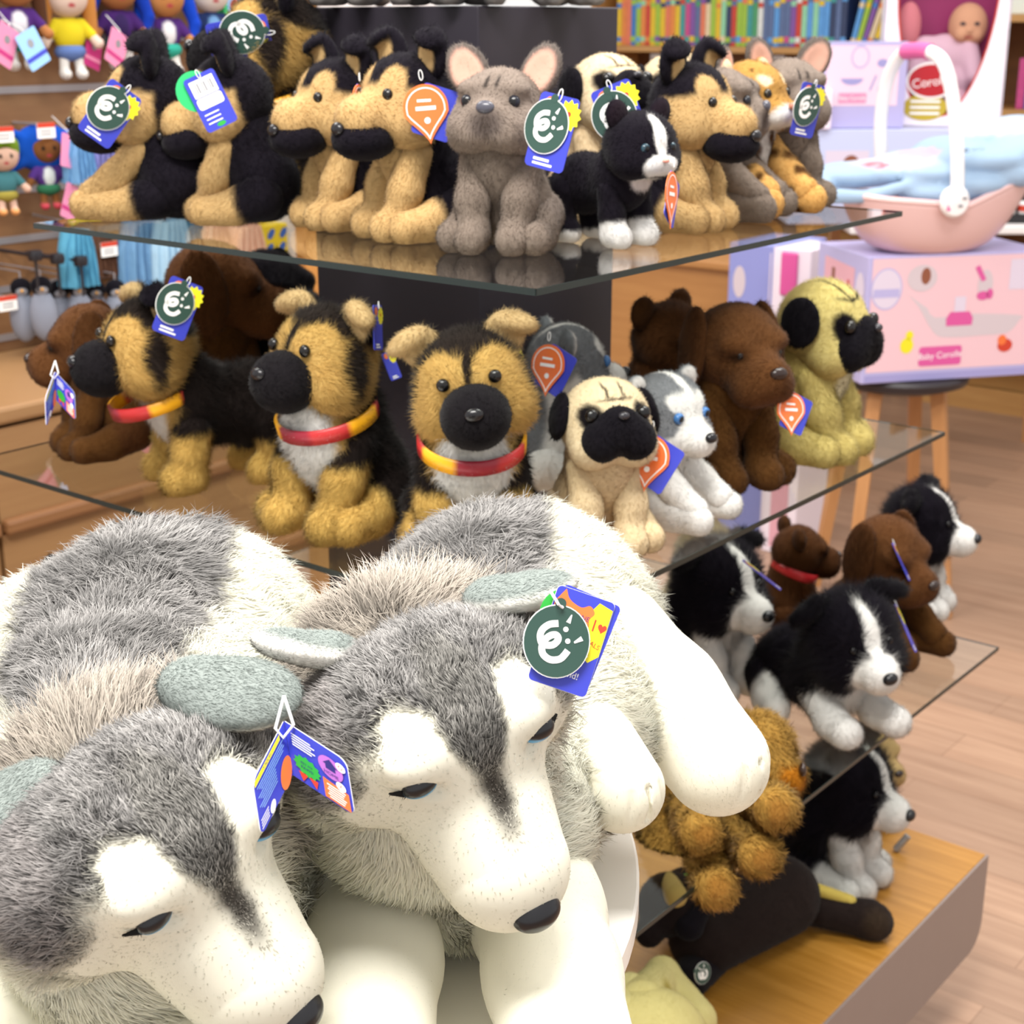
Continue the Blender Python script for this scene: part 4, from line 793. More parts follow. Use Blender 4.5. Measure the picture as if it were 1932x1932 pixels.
def el(cx, cy, rx, ry, m, zz=z, n=26): b.flat([(cx + rx * math.cos(t), cy + ry * math.sin(t)) for t in np.linspace(0, 2 * PI, n, endpoint=False)], m, ML, zz)
el(.055, .25, .045, .055, LAV); el(.055, .25, .041, .051, PALE, z + .0002); b.flat([(.018, .228), (.092, .228), (.092, .25), (.018, .25)], LAV, ML, z + .0004)
b.flat(smooth_path([(.115, .235), (.15, .20), (.2, .13), (.24, .115), (.34, .115), (.42, .12), (.45, .15), (.45, .165), (.3, .175), (.2, .17), (.17, .21)], 3)[:-1], GRY, ML, z)
el(.155, .275, .043, .035, GRY, z + .0003); el(.165, .28, .014, .022, BRN, z + .0005)
b.flat([(.235, .145), (.31, .145), (.312, .165), (.3, .182), (.245, .182), (.233, .165)], MAG, ML, z + .0005); b.flat([(.255, .182), (.287, .182), (.287, .222), (.255, .222)], PALE, ML, z + .0005)
el(.34, .25, .022, .04, GRY, z + .0003); b.stroke([(.312, .30), (.335, .262)], .014, MAG, ML, z + .0005, .0002); el(.335, .222, .018, .012, MAG, z + .0006); el(.355, .226, .010, .014, MAG, z + .0006)
el(.125, .098, .019, .021, CARD['yellow'], z + .0003); el(.131, .125, .011, .012, CARD['yellow'], z + .0003)
b.prism([(x + .225, y + .066) for x, y in rrect(.125, .052, .008)], .0004, MAG, ML, z0=z); b.text('Baby Corolle', .024, CARD['white'], ML, z + .0008, (.225, .067), rz=2)
el(.415, .085, .022, .018, CARD['red'], z + .0004); el(.405, .10, .013, .014, CARD['orange'], z + .0005)
b.flat([(.41, .235), (.47, .235), (.47, .315), (.41, .315)], PALE, ML, z + .0002)
b.build('front_print', root)
b = MB(); MS = ML @ xform((0, 0, 0), R=np.stack([(0, 0, 1), (0, 1, 0), (-1, 0, 0)], 1).astype(float)); b.flat([(-.255, .03), (-.075, .03), (-.075, bh - .04), (-.255, bh - .03)], ROSE, MS, .0006)
b.flat([(-.04 + .025 * math.cos(t), .24 + .05 * math.sin(t)) for t in np.linspace(0, 6.28, 20)[:-1]], PALE, MS, .0008); b.stroke([(-.11, .26), (-.095, .2)], .012, CARD['red'], MS, .0008, .0002); b.stroke([(-.2, .28), (-.2, .25)], .02, BRN, MS, .0008, .0002); b.build('side_print', root)
# tall periwinkle carton left of it
p = on_y(1418, 600, 4.75); p[2] = .0008; M = bframe(p); root = empty('toy_carton', tuple(p)); tag(root, 'tall periwinkle toy carton standing on the floor beside the counter', 'box'); ML = bframe((0, 0, 0)); zt = float(on_y(1418, 462, 4.75)[2]); w_ = .20
b = MB(); b.box((-w_ / 2 + .01, 0, -.28), (w_ / 2, zt, 0), PER, ML, .003); b.build('carton', root)
b = MB(); b.flat([(.068, .0), (w_ / 2, .0), (w_ / 2, zt), (.068, zt)], PW, ML, .001); b.flat([(-.05 + .022 * math.cos(t), zt - .12 + .05 * math.sin(t)) for t in np.linspace(0, 6.28, 20)[:-1]], GRY, ML, .001); b.stroke([(-.045, zt - .2), (-.05, zt - .5)], .012, PALE, ML, .001, .0002); b.stroke([(.058, zt - .02), (.058, zt - .3)], .005, PALE, ML, .001, .0002); b.build('front_print', root)
p = on_y(1490, 600, 4.55); p[2] = .0008; root = empty('toy_carton', tuple(p)); tag(root, 'tall pale carton with a magenta ribbon, next to the periwinkle one', 'box'); zt2 = float(on_y(1490, 470, 4.55)[2])
b = MB(); b.box((-.055, 0, -.2), (.06, zt2, 0), PW, ML, .003); b.build('carton', root); b = MB(); b.box((-.035, zt2 - .14, .001), (.02, zt2 - .01, .012), MAG, ML, .006); b.flat([(-.03, .02), (.03, .02), (.03, zt2 - .2), (-.03, zt2 - .2)], ROSE, ML, .001); b.build('ribbon', root)
# table far right with more cartons
tp = np.array((1.72, 5.62, 0)); root = empty('display_table', tuple(tp)); tag(root, 'pale legged display table behind the stool, holding the doll carton', 'table'); TZ2 = .93
b = MB(); b.box((-.55, -.30, TZ2 - .03), (.62, .32, TZ2), WPAINT, None, .006); b.build('top', root)
for x_, y_ in ((-.48, -.24), (-.48, .26), (.30, .26), (.345, -.22)): b = MB(); b.tube([(x_ * 1.12, y_ * 1.1, 0), (x_, y_, TZ2 - .03)], [.018, .026], LEG, 4); b.build('leg', root)
def front(px, py, Y, z): q = on_y(px, py, Y); q[2] = z; return q
FX = np.eye(4); FX[:3, :3] = np.stack([(1, 0, 0), (0, 0, 1), (0, -1, 0)], 1).astype(float)
def yaw_frame(a): return FX @ xform(ry=a)
z3 = float(on_y(1600, 243, 5.38)[2]); p = front(1675, 260, 5.36, TZ2 + .0008); root = empty('toy_carton', tuple(p)); tag(root, 'lavender picture carton under the doll carton and the tea set box', 'box')
b = MB(); hh = z3 - TZ2 - .002; b.box((-.33, 0, -.42), (.42, hh, 0), mat('carton_ice', 0xC4CBEA, .4), FX, .003); b.build('carton', root)
b = MB(); b.flat([(-.21, hh - .19), (-.06, hh - .19), (-.06, hh - .07), (-.21, hh - .07)], PALE, FX, .001); b.flat([(-.12 + .03 * math.cos(t), hh - .12 + .035 * math.sin(t)) for t in np.linspace(0, 6.28, 18)[:-1]], BRN, FX, .0014); b.stroke([(.0, hh - .08), (.03, hh - .15), (.07, hh - .17)], .01, GRY, FX, .001, .0003); b.build('front_print', root)
p = front(1625, 243, 5.40, z3 + .0006); root = empty('tea_set_box', tuple(p)); tag(root, 'lavender and pink play tea set box standing left of the doll carton', 'box'); G = yaw_frame(8); w_, hh = .30, .285
b = MB(); b.box((-w_ / 2, 0, -.09), (w_ / 2, hh, 0), LAV, G, .003); b.build('carton', root)
b = MB(); b.flat([(-w_ / 2 + .012, .075), (w_ / 2 - .03, .075), (w_ / 2 - .03, hh - .012), (-w_ / 2 + .012, hh - .012)], mat('print_blush', 0xEFCFE0, .4), G, .001)
b.flat([(-.045 + .04 * math.cos(t), .165 + .022 * math.sin(t)) for t in np.linspace(PI, 2 * PI, 14)] , LAV2, G, .0015)
for x_ in (.02, .05): b.stroke([(x_, .125), (x_ + .02, .175)], .007, LAV2, G, .0015, .0002)
b.flat([(.06 + .02 * math.cos(t), .215 + .014 * math.sin(t)) for t in np.linspace(0, 6.28, 14)[:-1]], LAV2, G, .0015); b.stroke(np.array([(-.02 + .03 * math.cos(t), .235 + .035 * math.sin(t)) for t in np.linspace(0, 6.28, 24)]), .006, LAV, G, .0015, .0002)
b.prism([(x_ - .04, y_ + .10) for x_, y_ in rrect(.10, .034, .004)], .0004, CARD['pink'], G, z0=.001); b.text('Baby Corolle', .018, CARD['white'], G, .0017, (-.04, .10)); b.build('front_print', root)
p = front(1548, 243, 5.34, z3 + .0006); root = empty('toy_box', tuple(p)); tag(root, 'white box peeking out left of the tea set box', 'box'); b = MB(); b.box((-.05, 0, -.14), (.035, .13, 0), mat('carton_white_pink', 0xF6E6F2, .4), FX, .004); b.build('carton', root)
# the doll carton
p = front(1770, 235, 5.48, z3 + .0006); root = empty('doll_box', tuple(p)); tag(root, 'large white and pink carton with a baby doll behind its curved window', 'box'); G = yaw_frame(-10); w_, hh, dp = .42, .62, .16
CW = mat('carton_white', 0xF2EAF4, .4); b = MB()
win = lambda t: (-.17 + .34 * (.5 - .5 * math.cos(t)), 0)
L_w = [(-.165, .60), (-.165, .42), (-.15, .30), (-.11, .12), (-.06, .05), (.0, .035), (.05, .06), (.10, .14), (.14, .26), (.165, .42), (.165, .60)]; L_w = [tuple(v) for v in smooth_path(L_w, 3)]
b.box((-w_ / 2, 0, -dp), (-w_ / 2 + .008, hh, 0), CW, G); b.box((w_ / 2 - .008, 0, -dp), (w_ / 2, hh, 0), CW, G); b.box((-w_ / 2, 0, -dp), (w_ / 2, .006, 0), CW, G); b.box((-w_ / 2, hh - .006, -dp), (w_ / 2, hh, 0), CW, G); b.box((-w_ / 2, 0, -dp), (w_ / 2, hh, -dp + .004), mat('window_magenta', 0x8C1458, .5), G)
for sd in (-1, 1):   # the front card either side of the window
    edge = [q for q in L_w if q[0] * sd >= -1e-6]; edge = sorted(edge, key=lambda q: q[1])
    for q0, q1 in zip(edge[:-1], edge[1:]): b.flat([(q0[0], q0[1]), (sd * w_ / 2, q0[1]), (sd * w_ / 2, q1[1]), (q1[0], q1[1])][::sd], CW, G, 0)
b.flat([(-w_ / 2, .001), (w_ / 2, .001), (w_ / 2, .036), (-w_ / 2, .036)], CW, G, 0); b.flat([(-w_ / 2, .6), (w_ / 2, .6), (w_ / 2, hh), (-w_ / 2, hh)], CW, G, 0); b.build('carton', root)
b = MB(); b.stroke(np.array(L_w), .006, CARD['red'], G, .0006, .0002); b.build('window_edge', root)
SP = mat('side_print_grey', 0x5E5A50, .5); b = MB(); GS = G @ xform((w_ / 2, 0, 0), R=np.stack([(0, 0, -1), (0, 1, 0), (1, 0, 0)], 1).astype(float)); b.flat([(.05 + .045 * math.cos(t), .33 + .26 * math.sin(t)) for t in np.linspace(0, 6.28, 30)[:-1]], SP, GS, .0008); b.build('side_print', root)
rf = b = MB(); b.prism([(x_ * .085 - .035, y_ * .062 + .155) for x_, y_ in disc(1, 30)], .001, CARD['white'], G, z0=.002); b.prism([(x_ * .077 - .035, y_ * .054 + .155) for x_, y_ in disc(1, 30)], .001, mat('label_red', 0xB01020, .35), G, z0=.0032); b.text('Corolle', .042, CARD['white'], G, .0048, (-.035, .15), rz=8); b.build('brand_label', root)
b = MB(); b.prism([(x_ * .075 - .05, y_ * .045 + .065) for x_, y_ in disc(1, 30)], .001, mat('label_gold', 0xB8A02C, .4), G, z0=.0015)
for k in range(3): b.stroke([(-.10, .085 - k * .02), (.0, .085 - k * .02)], .008, CARD['white'], G, .0028, .0002)
b.build('gold_label', root)
doll = toy_root('baby_doll', tuple(p), 0, 'baby doll in pink clothes inside the large window carton', 'doll'); D_ = G @ xform((0, 0, -.085)); S_ = 1.0
cm = lambda q: tuple(app(D_, np.array([q]) * .01)[0] * 100)
def dp_(nm, pr, sp, k=1.0, n=26): return plush(doll, nm, pr, sp, k, n, None, 1.0, dict(dens=0), 0, ground=-9)
hc = np.array(cm((8, 33.6, 0))); fr = np.array(cm((8, 33.6, 8))) - hc; fr /= np.linalg.norm(fr)
dp_('head', [('e', hc, (6.6, 6.2, 7.6)), ('e', hc + fr * 5.6 - (0, 0, 1.6), (1.0, 1.0, .9)), ('e', hc + fr * 4 - (2.6, 0, 3), (2.2, 2.2, 2.2)), ('e', hc + fr * 4 + (2.6, 0, -3), (2.2, 2.2, 2.2))], [(0xD9A586, 0), ('e', hc + fr * 6 + (-2.3, 0, .6), (1.0, 1.6, .7), 0x2E3240, .2, 0), ('e', hc + fr * 6 + (2.5, 0, .6), (1.0, 1.6, .7), 0x2E3240, .2, 0), ('e', hc + fr * 6 + (0, 0, -3.8), (1.6, 1.8, .5), 0xB8605A, .3, 0)], 1.0, 40)
dp_('dress', [('e', cm((1, 23.4, 0)), (9, 5.5, 7.5)), ('c', cm((-6, 26.3, 1)), cm((-9, 19.0, 3)), 4, 3.2), ('c', cm((8, 26.3, 1)), cm((11, 17.5, 3)), 4, 3.4), ('e', cm((3, 14.6, 0)), (8, 5.5, 7))], [(0xE6BFD2, 0)], 2.0, 34)
dp_('bonnet', [('e', cm((-12, 33.6, 1)), (4.2, 3.6, 8))], [(0xE08A94, 0)])
dp_('leg', [('c', cm((6, 10.2, 2)), cm((9, 5.8, 4)), 3.4, 3.0)], [(0xE2B4C8, 0)])
# baby carrier on the pink carton
cz = SZ + .335; q = on_y(1748, 465, 4.07); q[2] = cz + .001; root = empty('doll_carrier', tuple(q)); tag(root, 'pink doll carrier with a white arched handle on top of the pink carton', 'doll carrier')
CP = mat('carrier_pink', 0xE8C2C0, .35, coat=.2); yawc = xform(rz=16); n, k = 40, 14; V, T = [], []
for i in range(k + 1):
    t = i / k; ph = t * PI / 2
    for j in range(n):
        a = 2 * PI * j / n; cx, sy = math.cos(a), math.sin(a); ex = math.copysign(abs(cx) ** .75, cx); ey = math.copysign(abs(sy) ** .75, sy)
        rx, ry = (.10 + .155 * t ** .5) if t else 0.0, (.05 + .10 * t ** .5) if t else 0.0
        x_ = ex * rx; y_ = ey * ry; V.append((x_ + .02 * t, y_, .13 * t ** 1.4 + .5 * x_ * x_ * (1 - t) + (.10 * max(0, x_ / .25) + .02 * max(0, -x_ / .25)) * t))
for i in range(k):
    for j in range(n): j2 = (j + 1) % n; T += [(i * n + j, i * n + j2, i * n + n + j2), (i * n + j, i * n + n + j2, i * n + n + j)]
b = MB(); b.add(app(yawc, np.array(V)), T, CP); o = b.build('tub', root, True); sol = o.modifiers.new('shell', 'SOLIDIFY'); sol.thickness = .006; sol.offset = 1
b = MB(); RIM = [(V[k * n + j][0], V[k * n + j][1], V[k * n + j][2]) for j in range(n)]; b.tube(app(yawc, np.array(RIM)), .009, CP, 8, closed=True); b.build('rim', root, True)
HW = mat('handle_white', 0xF4F0F0, .3, coat=.2)
inv3 = lambda px, py, Y: on_y(px, py, Y) - q
hpnts = smooth_path([inv3(1662, 300, 4.24), inv3(1662, 220, 4.22), inv3(1676, 145, 4.18), inv3(1700, 103, 4.13), inv3(1722, 96, 4.08), inv3(1755, 98, 4.02), inv3(1782, 122, 3.97), inv3(1798, 190, 3.94), inv3(1806, 280, 3.92), inv3(1806, 385, 3.905)], 5)
b = MB(); b.tube(hpnts, .0175, HW, 12); o = b.build('handle', root, True)
b = MB(); b.tube(hpnts[17:26], .021, mat('grip_pink', 0xD85E9C, .4), 12); b.build('grip', o, True)
b = MB(); b.lathe([(0, -.012), (.034, -.012), (.040, -.004), (.040, .006), (.034, .012), (0, .014)], HW, 28, xform(inv3(1800, 380, 3.895), rx=90, rz=16)); b.build('hinge', o, True)
b = MB(); b.box((-.008, -.018, .012), (.006, .0, .018), MAG, xform(inv3(1785, 384, 3.895), rx=90, rz=16), .002)
for dx in (.010, .022): b.box((dx - .006, -.002 , .012), (dx + .006, .004, .0165), CARD['grey'], xform(inv3(1800, 388 - (dx > .015) * 14, 3.895), rx=90, rz=16), .001)
b.build('hinge_button', o)
bl_ = toy_root('doll_blanket', tuple(q), 0, 'pale blue and white quilted blanket lying in the doll carrier', 'blanket')
w3 = lambda px, py, Y: inv3(px, py, Y) * 100
plush(bl_, 'quilt', [('e', w3(1600, 330, 4.06), (9, 9, 3.4)), ('e', w3(1545, 345, 4.04), (5.5, 6, 2.6)), ('e', w3(1660, 325, 4.08), (9, 10, 3.6)), ('e', w3(1720, 310, 4.1), (9, 11, 3.8)), ('e', w3(1790, 285, 4.12), (9, 10, 4.0)), ('e', w3(1860, 262, 4.16), (9, 10, 4.4)), ('e', w3(1920, 250, 4.18), (9, 10, 4.6)), ('c', w3(1570, 370, 3.96), w3(1650, 372, 3.96), 2.0, 1.6), ('c', w3(1650, 368, 3.96), w3(1800, 325, 3.98), 1.6, 1.6), ('c', w3(1800, 325, 3.98), w3(1925, 290, 4.0), 1.6, 2.4), ('e', w3(1765, 362, 4.0), (10, 7, 3.4)), ('e', w3(1835, 345, 4.0), (9, 7, 3.6)), ('e', w3(1905, 325, 4.02), (9, 7, 4)), ('e', w3(1850, 300, 4.02), (12, 9, 4)), ('e', w3(1760, 325, 4.02), (10, 8, 3)), ('e', w3(1925, 290, 4.05), (8, 9, 5)), ('sub', ('c', w3(1600, 322, 3.96), w3(1700, 335, 3.96), .5, .5), 1.2), ('sub', ('c', w3(1730, 310, 3.95), w3(1850, 282, 3.97), .5, .5), 1.2)],
      [(0xB4CEE8, 0), ('e', w3(1690, 305, 4.05), (12, 9, 2.6), 0xDCDCE6, .3, 0), ('e', w3(1730, 290, 4.05), (6, 6, 1.6), 0xE4C4D6, .3, 0), ('e', w3(1650, 312, 4.0), (4.5, 4, .8), 0xD88090, .3, 0), ('e', w3(1860, 235, 4.1), (14, 8, 3), 0xE2E4EE, .3, 0)], 1.6, 60, None, 1.0, dict(dens=0), .5, ground=-9)
# rack of small bottles at the right edge
zr = TZ2 + .035; p = front(1915, 445, 5.42, 0); root = empty('bottle_rack', tuple(p)); tag(root, 'dark rack holding rows of small paint bottles at the right edge', 'rack')
RK = mat('rack_black', 0x201E20, .5); b = MB(); b.box((-.09, TZ2 + .001, -.16), (.22, TZ2 + .006, .03), RK, FX)
rows = [(zr + k * .066, .0 - k * .05) for k in range(3)]
for z_, y_ in rows: b.box((-.09, z_ - .03, y_ - .07), (.22, z_ - .004, y_ + .03), RK, FX)
b.box((-.09, TZ2 + .001, -.17), (.22, zr + .16, -.155), RK, FX); b.build('rack_frame', root)
BC = ['white', 'grey', 'red', 'white', 'yellow', 'grey']
for r_, (z_, y_) in enumerate(rows):
    for i in range(6):
        bo = empty('paint_bottle', tuple(p + np.array((-.065 + i * .042, -y_, z_ - .004 + .0005)))); cn = ('red', 'yellow', 'white')[r_] if i % 2 == 0 else ('grey', 'white', 'orange')[r_]
        tag(bo, f'{cn} labelled paint bottle, {ordn(i + 1)} from the left, {("bottom", "middle", "top")[r_]} rack row', 'bottle', 'paint bottles in the rack')
        b = MB(); b.lathe([(0, 0), (.016, 0), (.017, .003), (.017, .036), (.009, .044), (0, .044)], CARD['white'], 14); b.lathe([(.0174, .008), (.0174, .03)], CARD[cn], 14); b.build('bottle', bo, True)
        b = MB(); b.lathe([(0, .0445), (.010, .0445), (.010, .06), (.008, .062), (0, .062)], RK, 12); b.build('cap', bo, True)
# ------------------------------------------------------------------ the two big huskies
def husky(loc, hp, hr, front, hind, saddle, ears, label, extra=()):
    root = toy_root('husky_plush', loc, 0, label, 'soft toy', 'big husky soft toys on the white table')
    hp = np.array(hp); HX = xform(hp, R=hr, s=.95)
    WH, GR, TP = 0xF8F5E4, 0x848280, 0x9C948A
    body = [('e', (0, 7, 12), (11.5, 9.5, 11)), ('e', (-.5, -3, 10), (11, 10, 10)), ('e', (hp[0] * .75, hp[1] + 11, 8), (9.5, 8, 8)),
            ('e', hp + (0, 6.5, -5.5), (8, 5, 7.5)), ('e', hp + (0, 3, -10), (7.5, 6, 6.5)), *extra]
    ruffc = hp + (0, 6.5, -3)
    spec = [(WH, 1.6), ('e', saddle, (7.4, 24, 11), GR, .10, 1.8), ('e', ruffc, (9.5, 5.6, 8), TP, .25, 3.0),
            ('e', hp + (0, -1, -11), (10, 7, 9), WH, .3, 1.3), ('h', (0, 0, -1), -7.5, WH, 2.0, 1.3)]
    def comb(P):
        d = np.stack([(P[:, 0] - saddle[0]) * .12, np.full(len(P), .6), -.35 + 0 * P[:, 0]], 1)
        up = np.exp(-((P - ruffc) ** 2 / np.array([110, 30, 80])).sum(1))[:, None]
        return d * (1 - up) + up * np.stack([(P[:, 0] - hp[0]) * .12, np.full(len(P), 1.0), .5 + 0 * P[:, 0]], 1)
    plush(root, 'body', body, spec, 3.0, 60, fur=dict(dens=46, lift=.36, comb=comb, width=.04, two=True, tip=1, clump=.6, cfreq=.7, grain=.16, mott=.30, mfreq=.7, jit=.16, grav=.15), rough_paint=.35)
    # head
    head = [('e', (0, -3.0, -.6), (8, 5.0, 5.0)), ('e', (-4.8, -3, -2.8), (4.2, 4.6, 4.6)), ('e', (4.8, -3, -2.8), (4.2, 4.6, 4.6)),
            ('e', (0, -5.4, 1.2), (5.4, 3.4, 3.0)), ('c', (0, -6, -2.3), (0, -12.8, -3.1), 5.1, 3.75), ('c', (0, -5, -6), (0, -11.6, -6), 4.3, 3.2),
            ('sub', ('e', (-3.8, -8.3, 2.4), (1.2, .9, .7)), .5), ('sub', ('e', (3.8, -8.3, 2.4), (1.2, .9, .7)), .5),
            ('e', (-3.6, -6.1, 3.0), (1.6, 1.2, .8)), ('e', (3.6, -6.1, 3.0), (1.6, 1.2, .8))]
    hs = [(WH, .15), ('e', (0, 2.2, 3.0), (10.4, 8.6, 6.8), 0x7E7C7A, .09, 1.15), ('e', (-8, -1, .4), (3.4, 5.4, 3.8), 0x8A8684, .16, 1.1), ('e', (8, -1, .4), (3.4, 5.4, 3.8), 0x8A8684, .16, 1.1),
          ('e', (-3.5, -6.3, 3.2), (1.8, 3.0, 3.2), WH, .12, .14), ('e', (3.5, -6.3, 3.2), (1.8, 3.0, 3.2), WH, .12, .14),
          ('e', (0, -4.7, 3.4), (1.9, 4.0, 3.6), 0x767470, .14, .95),           ('e', (-8.2, -3.2, -5.2), (3.2, 4.6, 3.6), WH, .3, 1.9), ('e', (8.2, -3.2, -5.2), (3.2, 4.6, 3.6), WH, .3, 1.9), ('e', (0, -12.5, -4), (5.0, 5.0, 5.5), WH, .4, .12), ('e', (.1, -9.4, 1.8), (.8, 2.8, 1.6), 0x6A655E, .7, .25)]
    def hcomb(P):
        q = P - np.array([0, -12, 1.0]); q[:, 0] *= 1.3; q[:, 2] -= np.abs(P[:, 0]) * .45; return q
    plush(root, 'head', head, hs, 1.6, 64, HX, fur=dict(dens=95, lift=.42, comb=hcomb, width=.036, two=True, thin=True, tip=1.15, clump=.5, cfreq=1.1, grain=.2, mott=.28, mfreq=1.3, jit=.2), rough_paint=.14)
    # eyes with blue rim, dark lashes
    for s in (-1, 1):
        c = np.array((s * 3.78, -7.5, 2.35))
        bead(root, 'eye', [('e', c, (1.05, .7, .78))], [(0x17181C, 0), ('h', (-s * .15, -.3, -1), -.60, 0x57A6D8, .12, 0)], n=22, xf=HX)
        for dx, dz in ((-1.05, -.28), (1.0, -.05)):
            plush(root, 'eye_corner', [('c', c + (dx * .8, -.05, dz), c + (dx * 1.5, .25 + .1 * dx * s, dz * 1.3 - .15), .22, .08)], [(0x2A2826, .25)], .2, 10, HX,
                  fur=dict(dens=40, width=.03, lift=.6, comb=(0, 0, -1)))
    bead(root, 'nose', [('e', (0, -16.0, -2.0), (1.5, 1.1, 1.05)), ('e', (0, -16.1, -2.8), (1.0, .8, .8)), ('sub', ('e', (-.7, -17.0, -2.5), (.3, .4, .22)), .2), ('sub', ('e', (.7, -17.0, -2.5), (.3, .4, .22)), .2)],
         [(0x16161A, 0)], .5, 30, HX)
    # ears: grey backs, white inside; each runs from a base point to a tip point
    for s, (base, tp, up, wd, th, bi) in zip((-1, 1), ears):
        base, tp, up = (np.array(v, float) for v in (base, tp, up)); L = np.linalg.norm(tp - base); d = (tp - base) / L
        up = up - (up @ d) * d; up /= np.linalg.norm(up); R = np.stack([d, np.cross(up, d), up], 1)
        c = base + d * L * .52; off = float(c @ up)
        pr = [('e', c, (L * .55, wd, th), R), ('e', base + d * L * .15, (L * .3, wd * .7, th * 1.2), R), ('sub', ('e', c - up * th * 1.25, (L * .4, wd * .6, th * .8), R), .4)]
        plush(root, 'ear', pr, [(0xF6F3EC, .3), ('h', up, off + bi, 0x98A09C, .3, .35)], .8, 46, None,
              fur=dict(dens=150, lift=.4, comb=d, width=.03, tip=.15, clump=.2, grain=.10, jit=.2))
    # legs
    def legc(P): return np.tile(np.array([0, -.6, -.5]), (len(P), 1))
    for nm, chain in (('front_leg', front[0]), ('front_leg', front[1])) + tuple(('hind_leg', c) for c in hind):
        pr = [('c', a[:3], b[:3], a[3], b[3]) for a, b in zip(chain[:-1], chain[1:])]
        e = np.array(chain[-1][:3]); pv = np.array(chain[-2][:3]); ax = (e - pv) / np.linalg.norm(e - pv); r = chain[-1][3]
        sd = np.cross(ax, (0, 0, 1)); sd /= np.linalg.norm(sd); up = np.cross(sd, ax)
        for q in (-.45, .0, .45):
            pr.append(('sub', ('c', e + ax * r * .5 + sd * q * r + up * r * .80, e + ax * r * .95 + sd * q * r * 1.1 + up * r * .2, .12, .14), .45))
        plush(root, nm, pr, [(0xF8F5E4, .145)], 1.5, 48, None, fur=dict(thin=True, dens=110, lift=.25, comb=legc, width=.024, two=False, clump=.35, grain=.03, jit=.2))
    return root
def L_(root, px, py, Y): return (on_y(px, py, Y) - np.array(root)) * 100
LB, LA = (0, 1.03, 1.02), (-.255, .985, 1.02)
husky_b = husky(LB, (-5.5, -24.7, 24.4), rot(45, -12.8, 28),
    (((-8, -12, 6, 4.4), (-9.5, -17, 5.2, 4.4), (-8.4, -24, 4.2, 4.0), (-8, -33, 3.8, 3.8)), ((1, -13, 5, 4.2), (1.6, -19, 4.2, 4.1), (2.4, -25, 4.0, 3.9), (3.2, -33, 3.8, 3.8))),
    (((7, 3, 13, 5.4), (11.0, -2, 11.6, 4.0), (14.6, -5.0, 7.8, 3.8)), ((5.0, -9, 12, 3.0), (7.3, -12, 9.4, 2.9))),
    (-4.7, 2, 24), ((L_(LB, 655, 1238, .79), L_(LB, 495, 1212, .755), (-.1, -.05, 1), 2.1, .95, .45), (L_(LB, 900, 1135, .80), L_(LB, 1075, 1100, .80), (0, .0, 1), 1.9, .95, .3)),
    'big grey and white husky soft toy wearing a round green tag on its ear')
husky_a = husky(LA, (4.95, -28.4, 21.1), rot(41.5, -16.7, 48.3),
    (((-4, -18, 6, 4.4), (-5, -23, 5, 4.4), (-3.5, -29, 4.2, 4.0), (-3, -36, 4.0, 3.9)), ((6, -18, 5, 4.2), (8, -24, 4.2, 4.1), (8.6, -29, 4.0, 3.9), (8.8, -36, 3.8, 3.8))),
    (((6, 3, 9, 5.0), (8.5, -6, 7, 4.2), (9, -12, 5, 3.8)),),
    (-2.4, 2, 23), ((L_(LA, 112, 1478, .715), L_(LA, -55, 1600, .68), (-.05, -.5, .85), 3.0, 1.1, -.15), (L_(LA, 335, 1290, .74), L_(LA, 550, 1325, .72), (.0, -.35, .9), 2.5, 1.1, -.2)),
    'big grey and white husky soft toy with an open blue leaflet on its ear', (('e', (-9.5, 5, 9.5), (6, 8, 9.5)),))
# ------------------------------------------------------------------ the toys on the shelves (pixel of the ground point -> shelf plane)
G1, G2, G3, G4 = 'soft toys on the top glass shelf', 'soft toys on the middle glass shelf', 'soft toys on the lowest glass shelf', 'soft toys on the wooden base'
def put(px, py, z): return on_z(px, py, z + .0005)
t1 = toy('shep', put(320, 411, Z1), -100, 'black and tan puppy soft toy at the left end of the top shelf, in profile', 1.08, 'loll', (14, 0, 0), G1, skip=('tail',) if 0 else ())
t2 = toy('gsd', put(568, 392, Z1), -78, 'tallest shepherd soft toy on the top shelf, with a pink collar and green tag', 1.45, 'sit', (0, -4, 0), G1, earkind='prick')
t3 = toy('shep', put(477, 418, Z1), -95, 'black and tan puppy soft toy on the top shelf with a blue barcode tag', 1.02, 'sit', (10, 12, 0), G1)
t4 = toy('shep', put(673, 426, Z1), -60, 'black and tan puppy soft toy between two others on the top shelf, tag hidden', 1.0, 'sit', (10, 2, 0), G1)
t5 = toy('shep', put(800, 446, Z1), -58, 'black and tan puppy soft toy with an orange drop tag, left of the grey bulldog', 1.04, 'sit', (10, 0, 0), G1)
t6 = toy('frenchie', put(952, 468, Z1), -14, 'grey bulldog soft toy with pink ears at the front of the top shelf', 1.0, 'sit', (-2, -10, 0), G1)
t7 = toy('cat', put(1135, 458, Z1), 42, 'black and white cat soft toy standing at the edge of the top shelf', 0.84, 'stand', (-8, 4, 0), G1)
t8 = toy('pug', put(1130, 405, Z1), 22, 'cream pug soft toy behind the black and white cat', 1.02, 'sit', (12, -16, 0), G1)
t9 = toy('pug', put(1262, 392, Z1), 10, 'cream pug soft toy half hidden behind a black and tan puppy, beside the other pug', 1.02, 'sit', (0, -8, 0), G1)
t10 = toy('shep', put(1268, 430, Z1), 62, 'black and tan puppy soft toy facing right, next to the black and white cat', .98, 'sit', (-10, 4, 0), G1)
t11 = toy('frenchie', put(1333, 408, Z1), 62, 'grey bulldog soft toy in profile facing right on the top shelf', 1.02, 'loll', (6, -4, 0), G1)
t12 = toy('leopard', put(1390, 396, Z1), 40, 'spotted leopard soft toy at the right end of the top shelf', 1.06, 'loll', (10, -4, 0), G1)
